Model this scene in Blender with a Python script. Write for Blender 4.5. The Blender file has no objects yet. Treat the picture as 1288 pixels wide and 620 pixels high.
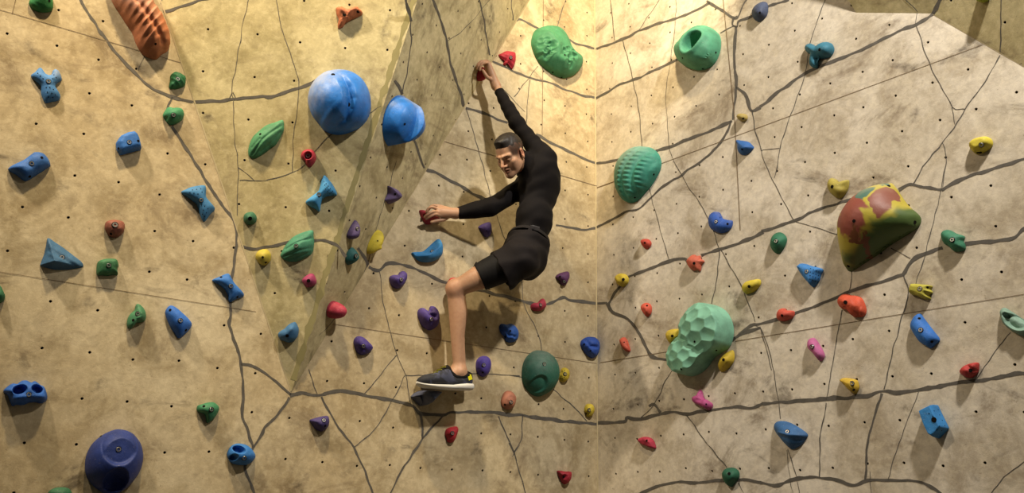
import bpy, bmesh, math, random
import numpy as np
from mathutils import Vector, Matrix, noise
from mathutils.bvhtree import BVHTree
random.seed(7)
rng = np.random.default_rng(7)
sc = bpy.context.scene
COL = sc.collection
# ------------------------------------------------------------------ camera
W, Hh, F = 1288.0, 620.0, 1080.0
PITCH, ROLL = math.radians(17.6), math.radians(1.5)
CAMZ = 1.5
CO = Vector((0, 0, CAMZ))
RM = Matrix.Rotation(math.pi/2 + PITCH, 3, 'X') @ Matrix.Rotation(ROLL, 3, 'Z')
cd = bpy.data.cameras.new('camera'); cam = bpy.data.objects.new('camera', cd); COL.objects.link(cam)
cam.matrix_world = Matrix.Translation(CO) @ RM.to_4x4()
cd.sensor_fit = 'HORIZONTAL'; cd.sensor_width = 36.0; cd.lens = 36.0*F/W; cd.clip_start = .05
sc.camera = cam
CR, CU, CB = RM.col[0].copy(), RM.col[1].copy(), RM.col[2].copy()
def ray(px, py):
    return (RM @ Vector(((px-644)/F, (310-py)/F, -1))).normalized()
# ------------------------------------------------------------------ planes of the walls
class Plane:
    def __init__(s, o, n):
        s.o = Vector(o); s.n = Vector(n).normalized()
        s.u = Vector((0, 0, 1)).cross(s.n).normalized(); s.v = s.n.cross(s.u)
        s.M = Matrix((s.u, s.v, s.n)).transposed()
    def hit(s, px, py, off=0.0):
        d = ray(px, py); t = ((s.o + s.n*off - CO).dot(s.n))/d.dot(s.n)
        return CO + d*t
    def loc(s, p):
        q = p - s.o; return (q.dot(s.u), q.dot(s.v), q.dot(s.n))
    def w(s, u, v, n=0.0): return s.o + s.u*u + s.v*v + s.n*n
def flat(v): v = v.copy(); v.z = 0; return v.normalized()
DC = 5.0
corner = CO + ray(751, 345)*(DC/ray(751, 345).y)
corner.z = CAMZ
dl = flat(ray(2332, 690)); dr = flat(ray(-305, 640))
nl = Vector((dl.y, -dl.x, 0)); nr = Vector((-dr.y, dr.x, 0))
PL, PR = Plane(corner, nl), Plane(corner, nr)
apex = PL.hit(366, 494)
ridge = PL.hit(525, 0, .50)
segA = PL.hit(201, 0); segB = PL.hit(666, 0)
def plane3(a, b, c):
    n = (b-a).cross(c-a).normalized()
    if n.dot(CO-a) < 0: n = -n
    return Plane(a, n)
P1 = plane3(apex, segA, ridge); P2 = plane3(apex, ridge, segB)
# second prow, upper right of the right wall
rap = PR.hit(1172, 17); rridge = PR.hit(1182, 0, .024); rleft = PR.hit(1077, 16); rrt = PR.hit(1288, 84)
PO1 = plane3(rap, rleft, rridge); PO2 = plane3(rap, rrt, rridge)
PLANES = dict(L=PL, R=PR, P1=P1, P2=P2, O1=PO1, O2=PO2)
CROPS = dict(A=(0, 0), B=(0, 205), C=(0, 410), D=(320, 0), E=(320, 205), F=(320, 410), G=(640, 0), H=(640, 205), I=(640, 410), J=(958, 0), K=(958, 205), L=(958, 410))
KS = 974/330.0
def c2p(crop, x, y):
    if crop is None: return (x, y)
    o = CROPS[crop]; return (o[0] + x/KS, o[1] + y/KS)
# ------------------------------------------------------------------ materials
def lin(c):
    c = c/255.0
    return c/12.92 if c <= .04045 else ((c+.055)/1.055)**2.4
def rgb(h):
    h = h.lstrip('#'); return tuple(lin(int(h[i:i+2], 16)) for i in (0, 2, 4)) + (1.0,)
class NT:
    def __init__(s, name):
        s.m = bpy.data.materials.new(name); s.m.use_nodes = True
        s.t = s.m.node_tree; s.t.nodes.clear()
        s.out = s.t.nodes.new('ShaderNodeOutputMaterial'); s.b = s.t.nodes.new('ShaderNodeBsdfPrincipled')
        s.t.links.new(s.b.outputs[0], s.out.inputs[0])
        s.co = s.t.nodes.new('ShaderNodeTexCoord').outputs['Object']
    def n(s, typ, **kw):
        x = s.t.nodes.new(typ)
        for k, v in kw.items(): setattr(x, k, v)
        return x
    def set(s, sock, v):
        if hasattr(v, 'is_linked') or isinstance(v, bpy.types.NodeSocket): s.t.links.new(v, sock)
        else: sock.default_value = v
    def noise(s, scale, detail=4, rough=.55, dist=0, vec=None, ):
        x = s.n('ShaderNodeTexNoise'); s.set(x.inputs['Vector'], vec or s.co)
        x.inputs['Scale'].default_value = scale; x.inputs['Detail'].default_value = detail
        x.inputs['Roughness'].default_value = rough; x.inputs['Distortion'].default_value = dist
        return x.outputs[0]
    def ramp(s, fac, a, b, lo=0.0, hi=1.0):
        x = s.n('ShaderNodeMapRange'); x.interpolation_type = 'SMOOTHSTEP'; s.set(x.inputs[0], fac)
        x.inputs[1].default_value = a; x.inputs[2].default_value = b; x.inputs[3].default_value = lo; x.inputs[4].default_value = hi
        return x.outputs[0]
    def mix(s, fac, a, b, mode='MIX'):
        x = s.n('ShaderNodeMix', data_type='RGBA', blend_type=mode)
        s.set(x.inputs[0], fac); s.set(x.inputs[6], a); s.set(x.inputs[7], b); return x.outputs[2]
    def math(s, op, a, b=0.0):
        x = s.n('ShaderNodeMath', operation=op); s.set(x.inputs[0], a); s.set(x.inputs[1], b); return x.outputs[0]
    def scaled(s, sx, sy, sz, rot=(0, 0, 0)):
        x = s.n('ShaderNodeMapping'); s.set(x.inputs[0], s.co); x.inputs['Scale'].default_value = (sx, sy, sz); x.inputs['Rotation'].default_value = rot
        return x.outputs[0]
    def bump(s, h, strength, dist):
        x = s.n('ShaderNodeBump'); x.inputs['Strength'].default_value = strength; x.inputs['Distance'].default_value = dist
        s.set(x.inputs['Height'], h); s.t.links.new(x.outputs[0], s.b.inputs['Normal'])
    def done(s, col, rough=.7, spec=.3, metal=0.0):
        s.set(s.b.inputs['Base Color'], col); s.set(s.b.inputs['Roughness'], rough)
        s.b.inputs['Specular IOR Level'].default_value = spec; s.b.inputs['Metallic'].default_value = metal
        return s.m
def wall_mat(name, base, dark, pale, streak=False):
    m = NT(name)
    big = m.noise(1.1, 5, .6, .4); mid = m.noise(4.2, 7, .66, .6); fine = m.noise(34, 6, .7, .3)
    grain = m.noise(190, 3, .6); med = m.noise(12, 6, .68, .8)
    c = m.mix(m.ramp(big, .36, .66), rgb(base), rgb(pale))
    c = m.mix(m.ramp(mid, .42, .70, 0, .7), c, rgb(dark))
    c = m.mix(m.ramp(med, .47, .70, 0, .36), c, m.mix(.6, c, rgb('#5b4a34')))
    c = m.mix(m.ramp(med, .48, .30, 0, .30), c, rgb(pale))
    blot = m.noise(2.0, 7, .70, 1.0, m.scaled(1, 1, 1.5, (.3, .5, .2)))
    c = m.mix(m.ramp(blot, .53, .74, 0, .75), c, rgb('#65533d'))
    sm = m.noise(2.6, 6, .62, .9, m.scaled(1, 1, 1.7, (0, 0, .4)))
    smk = m.math('MULTIPLY', m.ramp(sm, .57, .70), m.ramp(m.noise(11, 5, .62), .36, .62))
    c = m.mix(m.math('MULTIPLY', smk, .75), c, rgb('#3d342c'))
    c = m.mix(m.ramp(fine, .36, .68, 0, .36), c, m.mix(.5, c, rgb('#5d5140')))
    c = m.mix(m.ramp(fine, .50, .36, 0, .14), c, rgb('#dccfae'))
    spk = m.ramp(m.noise(75, 2, .5), .68, .76, 0, .3)
    c = m.mix(spk, c, rgb('#5a4a38'))
    if streak:
        st = m.noise(9, 5, .65, .3, m.scaled(1.6, 1.6, .22, (0, .32, 0)))
        c = m.mix(m.ramp(st, .50, .70, 0, .5), c, rgb('#5a5038'))
    m.bump(m.math('ADD', m.math('MULTIPLY', fine, .8), m.math('MULTIPLY', grain, .35)), .35, .004)
    return m.done(c, .82, .22)
M_wall = wall_mat('wall_paint', '#b8a581', '#8a7753', '#cdbe9e')
M_wall_r = wall_mat('wall_paint_pale', '#c4b8a2', '#9b8c74', '#d9cfbe')
M_prow = wall_mat('prow_paint', '#b5a67a', '#8a7d52', '#c6b98e')
M_prow2 = wall_mat('prow_side_paint', '#b3a57e', '#8a7d57', '#c6ba93', True)
def crack_mat():
    m = NT('crack_paint'); f = m.noise(30, 5, .6)
    return m.done(m.mix(f, rgb('#403d39'), rgb('#6a645b')), .8, .2)
M_crack = crack_mat()
def simple(name, a, b, scale=40, rough=.6, spec=.3, metal=0.0, bump=0.0):
    m = NT(name); f = m.noise(scale, 4, .6)
    if bump: m.bump(f, .5, bump)
    return m.done(m.mix(f, rgb(a), rgb(b)), rough, spec, metal)
M_dark = simple('hole_dark', '#0d0b09', '#181410', rough=.9, spec=.1)
M_rim = simple('hole_rim', '#8d8068', '#a59678', rough=.7)
M_pale = simple('seam_filler', '#c2b38f', '#a89872', 25, .8)
M_line = simple('panel_joint', '#7d6a50', '#655440', 25, .8)
M_ridge = simple('ridge_band', '#7f774e', '#958b60', 14, .8)  # darker olive band coloured along the ridge on the prow's left facet
M_steel = simple('bolt_steel', '#8f8d88', '#b5b2aa', 60, .35, .5, .9)
M_black = simple('black_steel', '#1a1a1a', '#2a2927', 60, .45, .5, .6)
_hm = {}
def hold_mat(color, chalk=0.0, cdir=(0, .6, .6), rough=.62, grit=.6):
    key = (color, round(chalk, 2), cdir, rough, grit)
    if key in _hm: return _hm[key]
    m = NT('hold_resin_' + color.strip('#'))
    base = rgb(color); gy = .3*base[0]+.59*base[1]+.11*base[2]; base = tuple((x*.92+gy*.08)*(.74 if base[1] > 1.25*max(base[0], .8*base[2]) and color != '#80c0a2' else .95) for x in base[:3])+(1,)
    dk = tuple(x*.62 for x in base[:3]) + (1,)
    n1 = m.noise(16, 5, .6, .3); n2 = m.noise(120, 3, .6)
    c = m.mix(m.ramp(n1, .35, .7, 0, .75), base, dk)
    c = m.mix(m.ramp(n2, .60, .76, 0, .16), c, rgb('#cfc9bb'))
    if chalk > 0:
        dp = m.n('ShaderNodeVectorMath', operation='DOT_PRODUCT'); m.t.links.new(m.co, dp.inputs[0])
        d = Vector(cdir).normalized(); dp.inputs[1].default_value = d
        k = m.ramp(m.math('ADD', m.math('MULTIPLY', dp.outputs['Value'], 6.0), m.math('MULTIPLY', m.noise(22, 5, .65), .9)), .55, 1.5, 0, chalk)
        c = m.mix(k, c, rgb('#c9c4bb'))
    m.bump(m.math('ADD', m.math('MULTIPLY', m.noise(260, 2, .5), .5), m.noise(55, 4, .6)), grit, .0022)
    _hm[key] = m.done(c, rough, .3)
    return _hm[key]
# ------------------------------------------------------------------ object helpers
def tag(o, label=None, cat=None, group=None, kind=None):
    if label: o['label'] = label
    if cat: o['category'] = cat
    if group: o['group'] = group
    if kind: o['kind'] = kind
    return o
def mesh_obj(name, verts, faces, mats, parent=None, fmat=None, smooth=True, matrix=None):
    me = bpy.data.meshes.new(name); me.from_pydata([tuple(v) for v in verts], [], faces)
    for m in (mats if isinstance(mats, (list, tuple)) else [mats]): me.materials.append(m)
    if fmat is not None: me.polygons.foreach_set('material_index', fmat)
    me.polygons.foreach_set('use_smooth', [smooth]*len(me.polygons)); me.update()
    o = bpy.data.objects.new(name, me); COL.objects.link(o)
    if parent: o.parent = parent
    if matrix is not None: o.matrix_local = matrix
    return o
def bm_obj(name, bm, mats, parent=None, smooth=False):
    me = bpy.data.meshes.new(name); bm.to_mesh(me); bm.free()
    for m in (mats if isinstance(mats, (list, tuple)) else [mats]): me.materials.append(m)
    if smooth: me.polygons.foreach_set('use_smooth', [True]*len(me.polygons))
    o = bpy.data.objects.new(name, me); COL.objects.link(o)
    if parent: o.parent = parent
    return o
def catmull(P, n, closed):
    P = [np.array(p, float) for p in P]; N = len(P); out = []
    for i in range(N if closed else N-1):
        p1, p2 = P[i], P[(i+1) % N]
        p0 = P[i-1] if (closed or i > 0) else 2*p1-p2
        p3 = P[(i+2) % N] if (closed or i < N-2) else 2*p2-p1
        for k in range(n):
            t = k/n
            out.append(.5*((2*p1)+(-p0+p2)*t+(2*p0-5*p1+4*p2-p3)*t*t+(-p0+3*p1-3*p2+p3)*t**3))
    if not closed: out.append(P[-1])
    return out
# ------------------------------------------------------------------ walls with T-nut holes
def tile(plane, o, su, sv, i0, i1, j0, j1, skip=.0):
    """board with real drilled holes, in plane-local coordinates"""
    bm = bmesh.new(); R1, R2, DEP = .0068, .0051, .03
    vc = {}
    def gv(u, v):
        k = (round(u, 5), round(v, 5))
        if k not in vc: vc[k] = bm.verts.new((u, v, 0))
        return vc[k]
    for i in range(i0, i1):
        for j in range(j0, j1):
            cu, cv = o[0]+i*su, o[1]+j*sv; a, b = su/2, sv/2
            sq = [gv(cu+x*a, cv+y*b) for x, y in ((1, 0), (1, 1), (0, 1), (-1, 1), (-1, 0), (-1, -1), (0, -1), (1, -1))]
            if random.random() < skip:
                bm.faces.new(sq).material_index = 0; continue
            hu, hv = cu+random.gauss(0, .006), cv+random.gauss(0, .006)
            def ringv(r, z): return [bm.verts.new((hu+r*math.cos(k*math.pi/4), hv+r*math.sin(k*math.pi/4), z)) for k in range(8)]
            r1, r2, r3 = ringv(R1, 0), ringv(R2, -.003), ringv(R2, -DEP)
            for k in range(8):
                q = (k+1) % 8
                bm.faces.new((sq[k], sq[q], r1[q], r1[k])).material_index = 0
                bm.faces.new((r1[k], r1[q], r2[q], r2[k])).material_index = 1
                bm.faces.new((r2[k], r2[q], r3[q], r3[k])).material_index = 2
            bm.faces.new(r3).material_index = 2
    return bm
def clip(bm, co, no):
    bmesh.ops.bisect_plane(bm, geom=bm.verts[:]+bm.edges[:]+bm.faces[:], dist=1e-6, plane_co=co, plane_no=no, clear_outer=True)
def to_world(bm, plane):
    bm.transform(Matrix.Translation(plane.o) @ plane.M.to_4x4())
def ribbon(bm, plane, crop, pts, w, mi, off=.0012, sub=5, jit=.35, smooth=True):
    if mi == 3 and w < 2.7: w *= .62
    P = [np.array(c2p(crop, *p)) for p in pts]
    Q = catmull(P, sub, False) if smooth and len(P) > 1 else P
    # resample long stretches and add a hand-painted wobble
    R = [Q[0]]
    for p in Q[1:]:
        d = np.linalg.norm(p-R[-1]); k = max(1, int(d/4))
        a = R[-1]
        for t in range(1, k+1): R.append(a+(p-a)*t/k)
    L_, Rr = [], []
    n = len(R)
    for i, p in enumerate(R):
        t = R[min(i+1, n-1)]-R[max(i-1, 0)]; l = np.linalg.norm(t)
        if l < 1e-6: continue
        nn = np.array((-t[1], t[0]))/l
        ww = w*.43*(1+jit*noise.noise(Vector((p[0]*.11, p[1]*.11, w)))*1.9+jit*.5*noise.noise(Vector((p[0]*.5, p[1]*.5, w))))
        p2 = p + nn*noise.noise(Vector((p[0]*.07, p[1]*.07, 9.0)))*(1.6 if jit > .1 else 0)
        L_.append(bm.verts.new(plane.hit(*(p2+nn*ww), off))); Rr.append(bm.verts.new(plane.hit(*(p2-nn*ww), off)))
    for i in range(len(L_)-1):
        f = bm.faces.new((L_[i], Rr[i], Rr[i+1], L_[i+1]))
        f.normal_update()
        if f.normal.dot(plane.n) < 0: f.normal_flip()
        f.material_index = mi
# ------------------------------------------------------------------ painted cracks: plane, crop, width px, points
CRACKS = [
('L','A',4,[(293,-12),(330,50),(395,150),(450,220),(510,280),(560,325),(640,360),(690,374),(717,378)]),
('P1','A',4.2,[(717,378),(790,376),(855,370),(915,363),(974,358),(1005,357),(1110,325),(1184,295)]),
('L','A',3,[(640,360),(625,395),(622,430)]),
('L','A',4,[(640,468),(665,510),(710,580),(735,622),(768,675),(820,755),(870,820),(878,895),(880,915)]),
('L','B',4,[(878,310),(866,400),(858,480),(856,560),(852,605),(880,685),(895,745),(903,855),(900,945),(925,1005),(940,1055)]),
('L','C',3.2,[(940,450),(915,510),(912,535),(950,640)]),
('L','C',4,[(940,450),(974,400),(988,372),(1030,330),(1075,265)]),
('L','C',3.5,[(895,140),(940,148),(974,165),(1020,205),(1080,255)]),
('P1','A',3.6,[(600,42),(620,42),(680,20),(750,0),(790,-15)]),
('P1','A',1.8,[(590,25),(605,-8)]),
('L','A',1.2,[(535,205),(512,262)]),
('P1','A',1.5,[(922,-5),(895,130),(880,220),(858,340),(870,372)]),
('P1','A',1.8,[(858,345),(846,370)]),('P1','A',1.8,[(862,345),(875,365)]),
('P1','A',1.5,[(866,375),(870,500),(885,620),(882,700),(881,800)]),
('P1','B',1.2,[(885,15),(945,65)]),('P1','B',1.5,[(890,65),(974,65),(1005,60),(1075,40),(1120,15),(1155,-20),(1172,-45),(1215,-95),(1295,-140),(1415,-210)]),
('P1','B',4.2,[(885,308),(930,318),(974,315),(1070,295),(1160,285),(1215,293),(1255,310),(1285,348)]),
('P2','E',4,[(385,315),(408,345),(420,378),(428,388)]),
('L','E',4.2,[(425,385),(460,397),(490,375),(540,375),(600,395),(680,430),(735,450),(870,480),(990,512),(1065,525),(1095,522),(1145,498),(1175,508),(1245,518),(1273,521)]),
('P1','D',1.5,[(80,-8),(95,80),(125,180),(160,280),(166,335),(160,400),(145,500),(140,640)]),
('P2','D',4,[(560,-12),(573,40),(582,80)]),
('P2','D',2.4,[(580,80),(580,180),(565,270),(548,345)]),
('P2','D',3.4,[(522,298),(536,322),(550,350)]),
('P2','D',3.6,[(660,-10),(690,70),(715,155),(730,240),(760,330),(779,395)]),
('L','D',1.6,[(787,402),(810,480),(845,600),(870,705),(905,820),(960,960)]),
('L','D',3.2,[(785,400),(850,420),(940,457)]),
('P2','D',1.1,[(715,155),(780,105),(878,-5)]),
('P2','D',2.6,[(835,-5),(855,90),(873,205)]),
('L','D',2.8,[(880,225),(974,270),(1015,287),(1095,307),(1175,340),(1270,365)]),
('L','G',1.5,[(108,245),(75,290)]),('L','G',1.5,[(75,290),(20,360)]),('L','G',1.5,[(78,295),(65,440),(62,470)]),('L','G',1.1,[(-20,330),(60,415)]),
('L','G',2.8,[(28,76),(45,70),(100,100),(150,120),(215,145),(260,165),(325,180)]),
('P2','G',2.2,[(10,-5),(16,75)]),
('L','G',1.6,[(212,-5),(185,80),(178,105)]),('L','G',1.2,[(0,362),(-2,358)]),
('L','G',3.4,[(100,500),(170,535),(240,570),(325,608)]),
('R','G',3.2,[(325,180),(420,148),(480,115),(560,85),(640,60),(700,35),(745,8)]),
('R','G',3.2,[(735,2),(790,40),(835,65),(850,62)]),('R','G',3,[(835,65),(830,92),(848,102)]),('R','G',2.6,[(850,65),(885,-6)]),
('R','G',3,[(848,100),(855,78),(905,58),(968,22),(1040,0)]),('R','G',2.6,[(785,122),(840,95)]),
('R','G',1.6,[(420,148),(440,210),(460,300),(485,420),(492,548)]),('R','G',1.6,[(375,-5),(385,70),(392,150)]),
('R','G',.9,[(480,115),(560,-3)]),('R','G',1,[(620,-5),(620,60),(600,230),(585,330),(590,480),(595,545),(620,620)]),
('R','G',3.4,[(325,365),(400,322),(460,297),(540,262),(635,215)]),
('R','G',3.8,[(843,95),(838,200),(845,320)]),('R','G',3,[(845,320),(832,445)]),
('R','G',4.2,[(845,322),(880,360),(900,410),(936,401)]),('R','J',4.2,[(-4,397),(50,350),(105,310),(155,275),(220,245),(300,213),(370,185),(450,145),(520,110),(570,92),(600,75),(638,48)]),
('R','G',2.4,[(903,408),(907,440),(920,500),(938,560)]),
('R','G',3.2,[(325,608),(380,598),(415,590)]),('R','G',4.4,[(545,558),(600,545),(685,510),(770,475),(828,448)]),
('R','G',3,[(826,450),(805,500),(750,570),(700,605),(640,650),(575,690),(530,730),(480,775),(430,790),(380,815),(325,845)]),
('O1','J',1.6,[(530,-6),(577,44)]),('R','J',1.6,[(577,46),(570,95)]),('R','J',1.8,[(237,-6),(180,160),(160,280),(105,435),(70,545),(58,640)]),
('R','J',1.5,[(66,550),(20,556),(0,564),(18,620),(60,705),(120,820)]),
('R','J',2,[(575,95),(620,230),(650,290),(710,397),(755,405)]),('R','J',1.5,[(708,398),(718,462)]),
('R','J',2.2,[(885,205),(825,310),(755,405),(720,465),(670,530),(600,620),(560,684)]),('R','J',1.5,[(672,530),(684,560),(683,620),(670,705)]),
('O2','J',2.2,[(890,-6),(886,205)]),
('R','K',4.6,[(1010,-30),(930,0),(850,25),(760,50),(668,100)]),('R','K',4.4,[(668,98),(600,90),(555,78),(508,98)]),
('R','K',1.8,[(685,-5),(660,120),(610,330),(568,455)]),
('R','K',4.2,[(0,255),(120,215),(190,180),(280,150),(380,124)]),('R','K',1.3,[(45,55),(60,-5)]),
('R','K',1.8,[(122,217),(220,245),(305,275)]),('R','K',1.6,[(480,315),(552,355)]),
('R','K',5,[(1010,225),(974,245),(930,280),(850,290),(755,300)]),('R','K',5,[(672,315),(610,335),(560,360),(525,415)]),
('R','K',4.4,[(525,415),(430,445),(330,475),(230,520),(120,560),(0,598),(-40,605),(-110,655)]),
('R','K',2.4,[(527,415),(545,480),(520,570),(503,640),(485,705),(455,840)]),('R','K',1.8,[(335,400),(325,470),(300,490)]),('R','K',1.8,[(300,545),(285,620),(265,735),(240,880)]),
('R','L',3,[(445,250),(415,350),(395,420),(385,570)]),('R','L',1.6,[(582,245),(515,420),(468,572)]),
('R','L',1.6,[(-25,-5),(5,25),(45,170),(60,275),(70,345)]),('R','L',2.2,[(240,285),(230,340),(218,420),(215,562)]),
('R','L',5.4,[(0,290),(120,280),(240,270),(370,262),(450,242),(500,245),(580,238),(720,212),(850,195),(940,178),(1010,175)]),
('R','L',1.8,[(925,25),(870,90),(800,195)]),
('R','L',4.6,[(-4,581),(60,590),(120,568),(220,562),(290,577),(345,590),(400,570),(480,573),(580,577),(640,605),(680,635)]),
('R','L',1.5,[(95,458),(130,560),(142,640)]),('R','L',1.1,[(92,460),(105,560),(120,640)]),('R','L',1.4,[(400,540),(405,572)]),('R','L',1.2,[(405,575),(407,640)]),
('R','L',1.8,[(990,495),(900,560),(840,640)]),
('L','H',3.2,[(175,230),(270,247),(325,240)]),
('R','H',1.6,[(610,-8),(640,45),(740,205),(780,315)]),('R','H',1.5,[(522,95),(535,150),(595,362)]),('R','H',1.8,[(780,320),(772,430),(750,522)]),
('R','H',2,[(785,322),(860,450),(915,590)]),('R','H',4.4,[(944,254),(870,293),(780,320),(715,345)]),('R','H',4.2,[(668,375),(645,353),(550,380),(440,425)]),
('R','H',3.4,[(412,455),(365,523)]),('R','H',4.4,[(362,522),(385,555),(430,572),(480,625),(510,685),(540,722),(612,730)]),('R','H',3,[(327,521),(365,523)]),
('R','I',4.6,[(828,52),(880,25),(935,5)]),('R','I',1.6,[(935,10),(974,165)]),('R','I',2,[(617,140),(575,220),(540,290),(490,342)]),('R','I',4,[(520,298),(540,290),(562,322)]),
('L','F',4.6,[(132,258),(180,248),(230,258),(270,250),(320,240),(420,258),(500,275),(580,293),(620,325),(700,332),(740,322),(850,320),(945,328),(995,330),(1065,342),(1235,362),(1273,363)]),
('R','I',4.6,[(327,358),(425,355),(440,340),(490,345),(600,320),(660,325),(800,305),(850,300),(900,305),(942,291)]),
('R','I',2.4,[(660,330),(730,430),(810,525)]),('R','I',4.4,[(470,632),(495,620),(560,590),(640,580),(720,580),(800,572),(870,572),(935,580)]),('R','I',1.3,[(852,580),(880,640)]),
('L','I',2,[(52,330),(45,420),(18,468)]),('L','I',2.4,[(0,435),(18,470),(40,540),(68,640)]),('L','I',2,[(165,235),(240,300),(290,355)]),
('L','H',1.5,[(50,420),(55,520),(100,610),(120,670),(122,710)]),('L','I',1.8,[(0,182),(50,190)]),
('L','F',2,[(205,160),(218,210),(232,252)]),('L','F',2.8,[(250,262),(300,360),(370,450),(410,540),(445,640)]),
('L','F',2,[(370,450),(440,390),(500,300),(560,185)]),('L','E',1.5,[(465,400),(480,520),(500,610),(530,715),(560,790),(580,895)]),
('L','F',2,[(527,108),(470,180),(408,252)]),('L','F',2,[(560,185),(620,182),(665,187)]),('L','F',1.8,[(800,175),(870,178),(985,185)]),
('L','F',2.8,[(615,320),(622,360),(626,418)]),('L','F',2.8,[(697,335),(625,420),(545,540),(495,640)]),('L','F',2.4,[(905,335),(940,410),(974,500)]),('L','F',1.4,[(958,485),(985,440)]),
('P2','E',3,[(590,-90),(618,-15),(634,18)]),('L','E',4,[(634,20),(700,50),(780,95),(850,135),(885,142)]),
('P2','E',1.1,[(528,-8),(500,90),(470,180),(455,240),(400,430),(330,540),(240,640)]),
('R','A',1,[(0,0),(1,1)]),
]
CRACKS = [c for c in CRACKS if not (c[1] == 'A' and c[0] == 'R')]
def seam(bm, plane, pts, w, mi, off=.0015): ribbon(bm, plane, None, pts, w, mi, off, 1, 0.0, False)
WM = [M_wall, M_rim, M_dark, M_crack, M_pale, M_line]
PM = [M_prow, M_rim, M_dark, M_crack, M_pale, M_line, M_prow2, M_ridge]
def finish(name, bm, mats, label):
    o = bm_obj(name, bm, mats)
    return tag(o, label, 'wall', kind='structure')
def uv(plane, px, py): return plane.loc(plane.hit(px, py))
def merge(dst, src):
    me = bpy.data.meshes.new('tmp'); src.to_mesh(me); src.free(); dst.from_mesh(me); bpy.data.meshes.remove(me)
def fit(plane, a, b, n, c, m):
    """spacing and origin of the drilled grid from three hole pixels: a, b = n holes along, c = m rows off"""
    A, B, C = uv(plane, *a), uv(plane, *b), uv(plane, *c)
    return A, (abs(B[0]-A[0])/n), (abs(C[1]-A[1])/m)
# left wall
A, su, sv = fit(PL, c2p('A', 201, 169), c2p('A', 516, 260), 2, c2p('A', 142, 459), 2)
print('L grid', su, sv)
bm = tile(PL, A, su, sv, -12, 30, -16, 12)
clip(bm, (0, 0, 0), (1, 0, 0))
zl = -CAMZ
clip(bm, (0, zl, 0), (0, -1, 0)); clip(bm, (0, 5.0, 0), (0, 1, 0)); clip(bm, (-4.3, 0, 0), (-1, 0, 0))
to_world(bm, PL)
for pl, cr, w, pts in CRACKS:
    if pl == 'L': ribbon(bm, PL, cr, pts, w, 3)
seam(bm, PL, [(-60, -5), (27, 20), (245, 84)], .7, 5); seam(bm, PL, [(559, 178), (640, 201), (751, 234)], 1.0, 5)
seam(bm, PL, [(-60, 333), (0, 342), (322, 392)], .7, 5); seam(bm, PL, [(415, 407), (751, 457)], .7, 5)
seam(bm, PL, [(683.5, -6), (682, 170)], .8, 5); seam(bm, PL, [(21, -6), (15, 18)], .8, 5)
seam(bm, PL, [(747.6, -60), (749.8, 300), (752.5, 700)], 1.8, 4)
finish('wall_left', bm, WM, 'left tan climbing wall with painted grey cracks and drilled bolt holes')
# right wall
A, su, sv = fit(PR, c2p('I', 433, 183), c2p('I', 821, 267 - 128), 4, c2p('I', 434, 435), 2)
A, su, sv = fit(PR, c2p('J', 380, 395), c2p('J', 637, 304), 2, c2p('J', 396, 526), 1)
print('R grid', su, sv)
bm = tile(PR, A, su, sv, -14, 14, -18, 12)
clip(bm, (0, 0, 0), (-1, 0, 0)); clip(bm, (0, -CAMZ, 0), (0, -1, 0)); clip(bm, (0, 5.0, 0), (0, 1, 0)); clip(bm, (4.3, 0, 0), (1, 0, 0))
to_world(bm, PR)
for pl, cr, w, pts in CRACKS:
    if pl == 'R': ribbon(bm, PR, cr, pts, w, 3)
seam(bm, PR, [(751, 236), (776, 227)], 1.3, 5); seam(bm, PR, [(828, 207), (958, 159), (1236, 56)], .7, 5)
seam(bm, PR, [(755, 456), (848, 441)], .8, 5); seam(bm, PR, [(925, 429), (1288, 370), (1350, 360)], .9, 5)
seam(bm, PR, [(909, -6), (924, 150), (931, 290)], 1.1, 5)
finish('wall_right', bm, [M_wall_r]+WM[1:], 'right climbing wall, paler towards the right, with painted grey cracks')
# the prow between: two drilled facets rising from the apex
def facet(plane, a, b, su, sv, o, top=1.7, back=0):
    """triangle apex-a-b (extended past a and b), drilled"""
    A_, B_ = Vector(plane.loc(a)), Vector(plane.loc(b)); O_ = Vector(plane.loc(plane.o))
    A_, B_ = A_*top, B_*top
    us = [0, A_.x, B_.x]; vs = [0, A_.y, B_.y]
    i0, i1 = math.floor((min(us)-o[0])/su)-1, math.ceil((max(us)-o[0])/su)+2
    j0, j1 = math.floor((min(vs)-o[1])/sv)-1, math.ceil((max(vs)-o[1])/sv)+2
    bm = tile(plane, o, su, sv, i0, i1, j0, j1)
    T = [Vector((0, 0, 0)), A_, B_]; c = (T[0]+T[1]+T[2])/3
    for k in range(3):
        p, q = T[k], T[(k+1) % 3]; e = q-p; nn = Vector((e.y, -e.x, 0)).normalized()
        if nn.dot(c-p) > 0: nn = -nn
        clip(bm, p, nn)
    to_world(bm, plane)
    return bm
A, su, sv = fit(P1, c2p('A', 720, 130), c2p('A', 883, 215), 1, c2p('D', 69, 165), 1)
o1 = uv(P1, *c2p('A', 763, 264))
bm = facet(P1, segA, ridge, .21, .205, o1)
o2 = uv(P2, *c2p('D', 655, 350))
b2 = facet(P2, ridge, segB, .165, .165, o2)
for f in b2.faces:
    if f.material_index == 0: f.material_index = 6
merge(bm, b2)
for pl, cr, w, pts in CRACKS:
    if pl == 'P1': ribbon(bm, P1, cr, pts, w, 3)
    if pl == 'P2': ribbon(bm, P2, cr, pts, w, 3)
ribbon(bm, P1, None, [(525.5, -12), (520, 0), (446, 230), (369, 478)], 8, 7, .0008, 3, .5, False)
seam(bm, P1, [(198, -12), (202, 0), (366, 492)], 2.0, 4); seam(bm, P2, [(672, -12), (664, 2), (372, 487)], 2.0, 4)
finish('wall_prow', bm, PM, 'wedge-shaped prow jutting from the left wall, pointed at its lower end')
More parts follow.
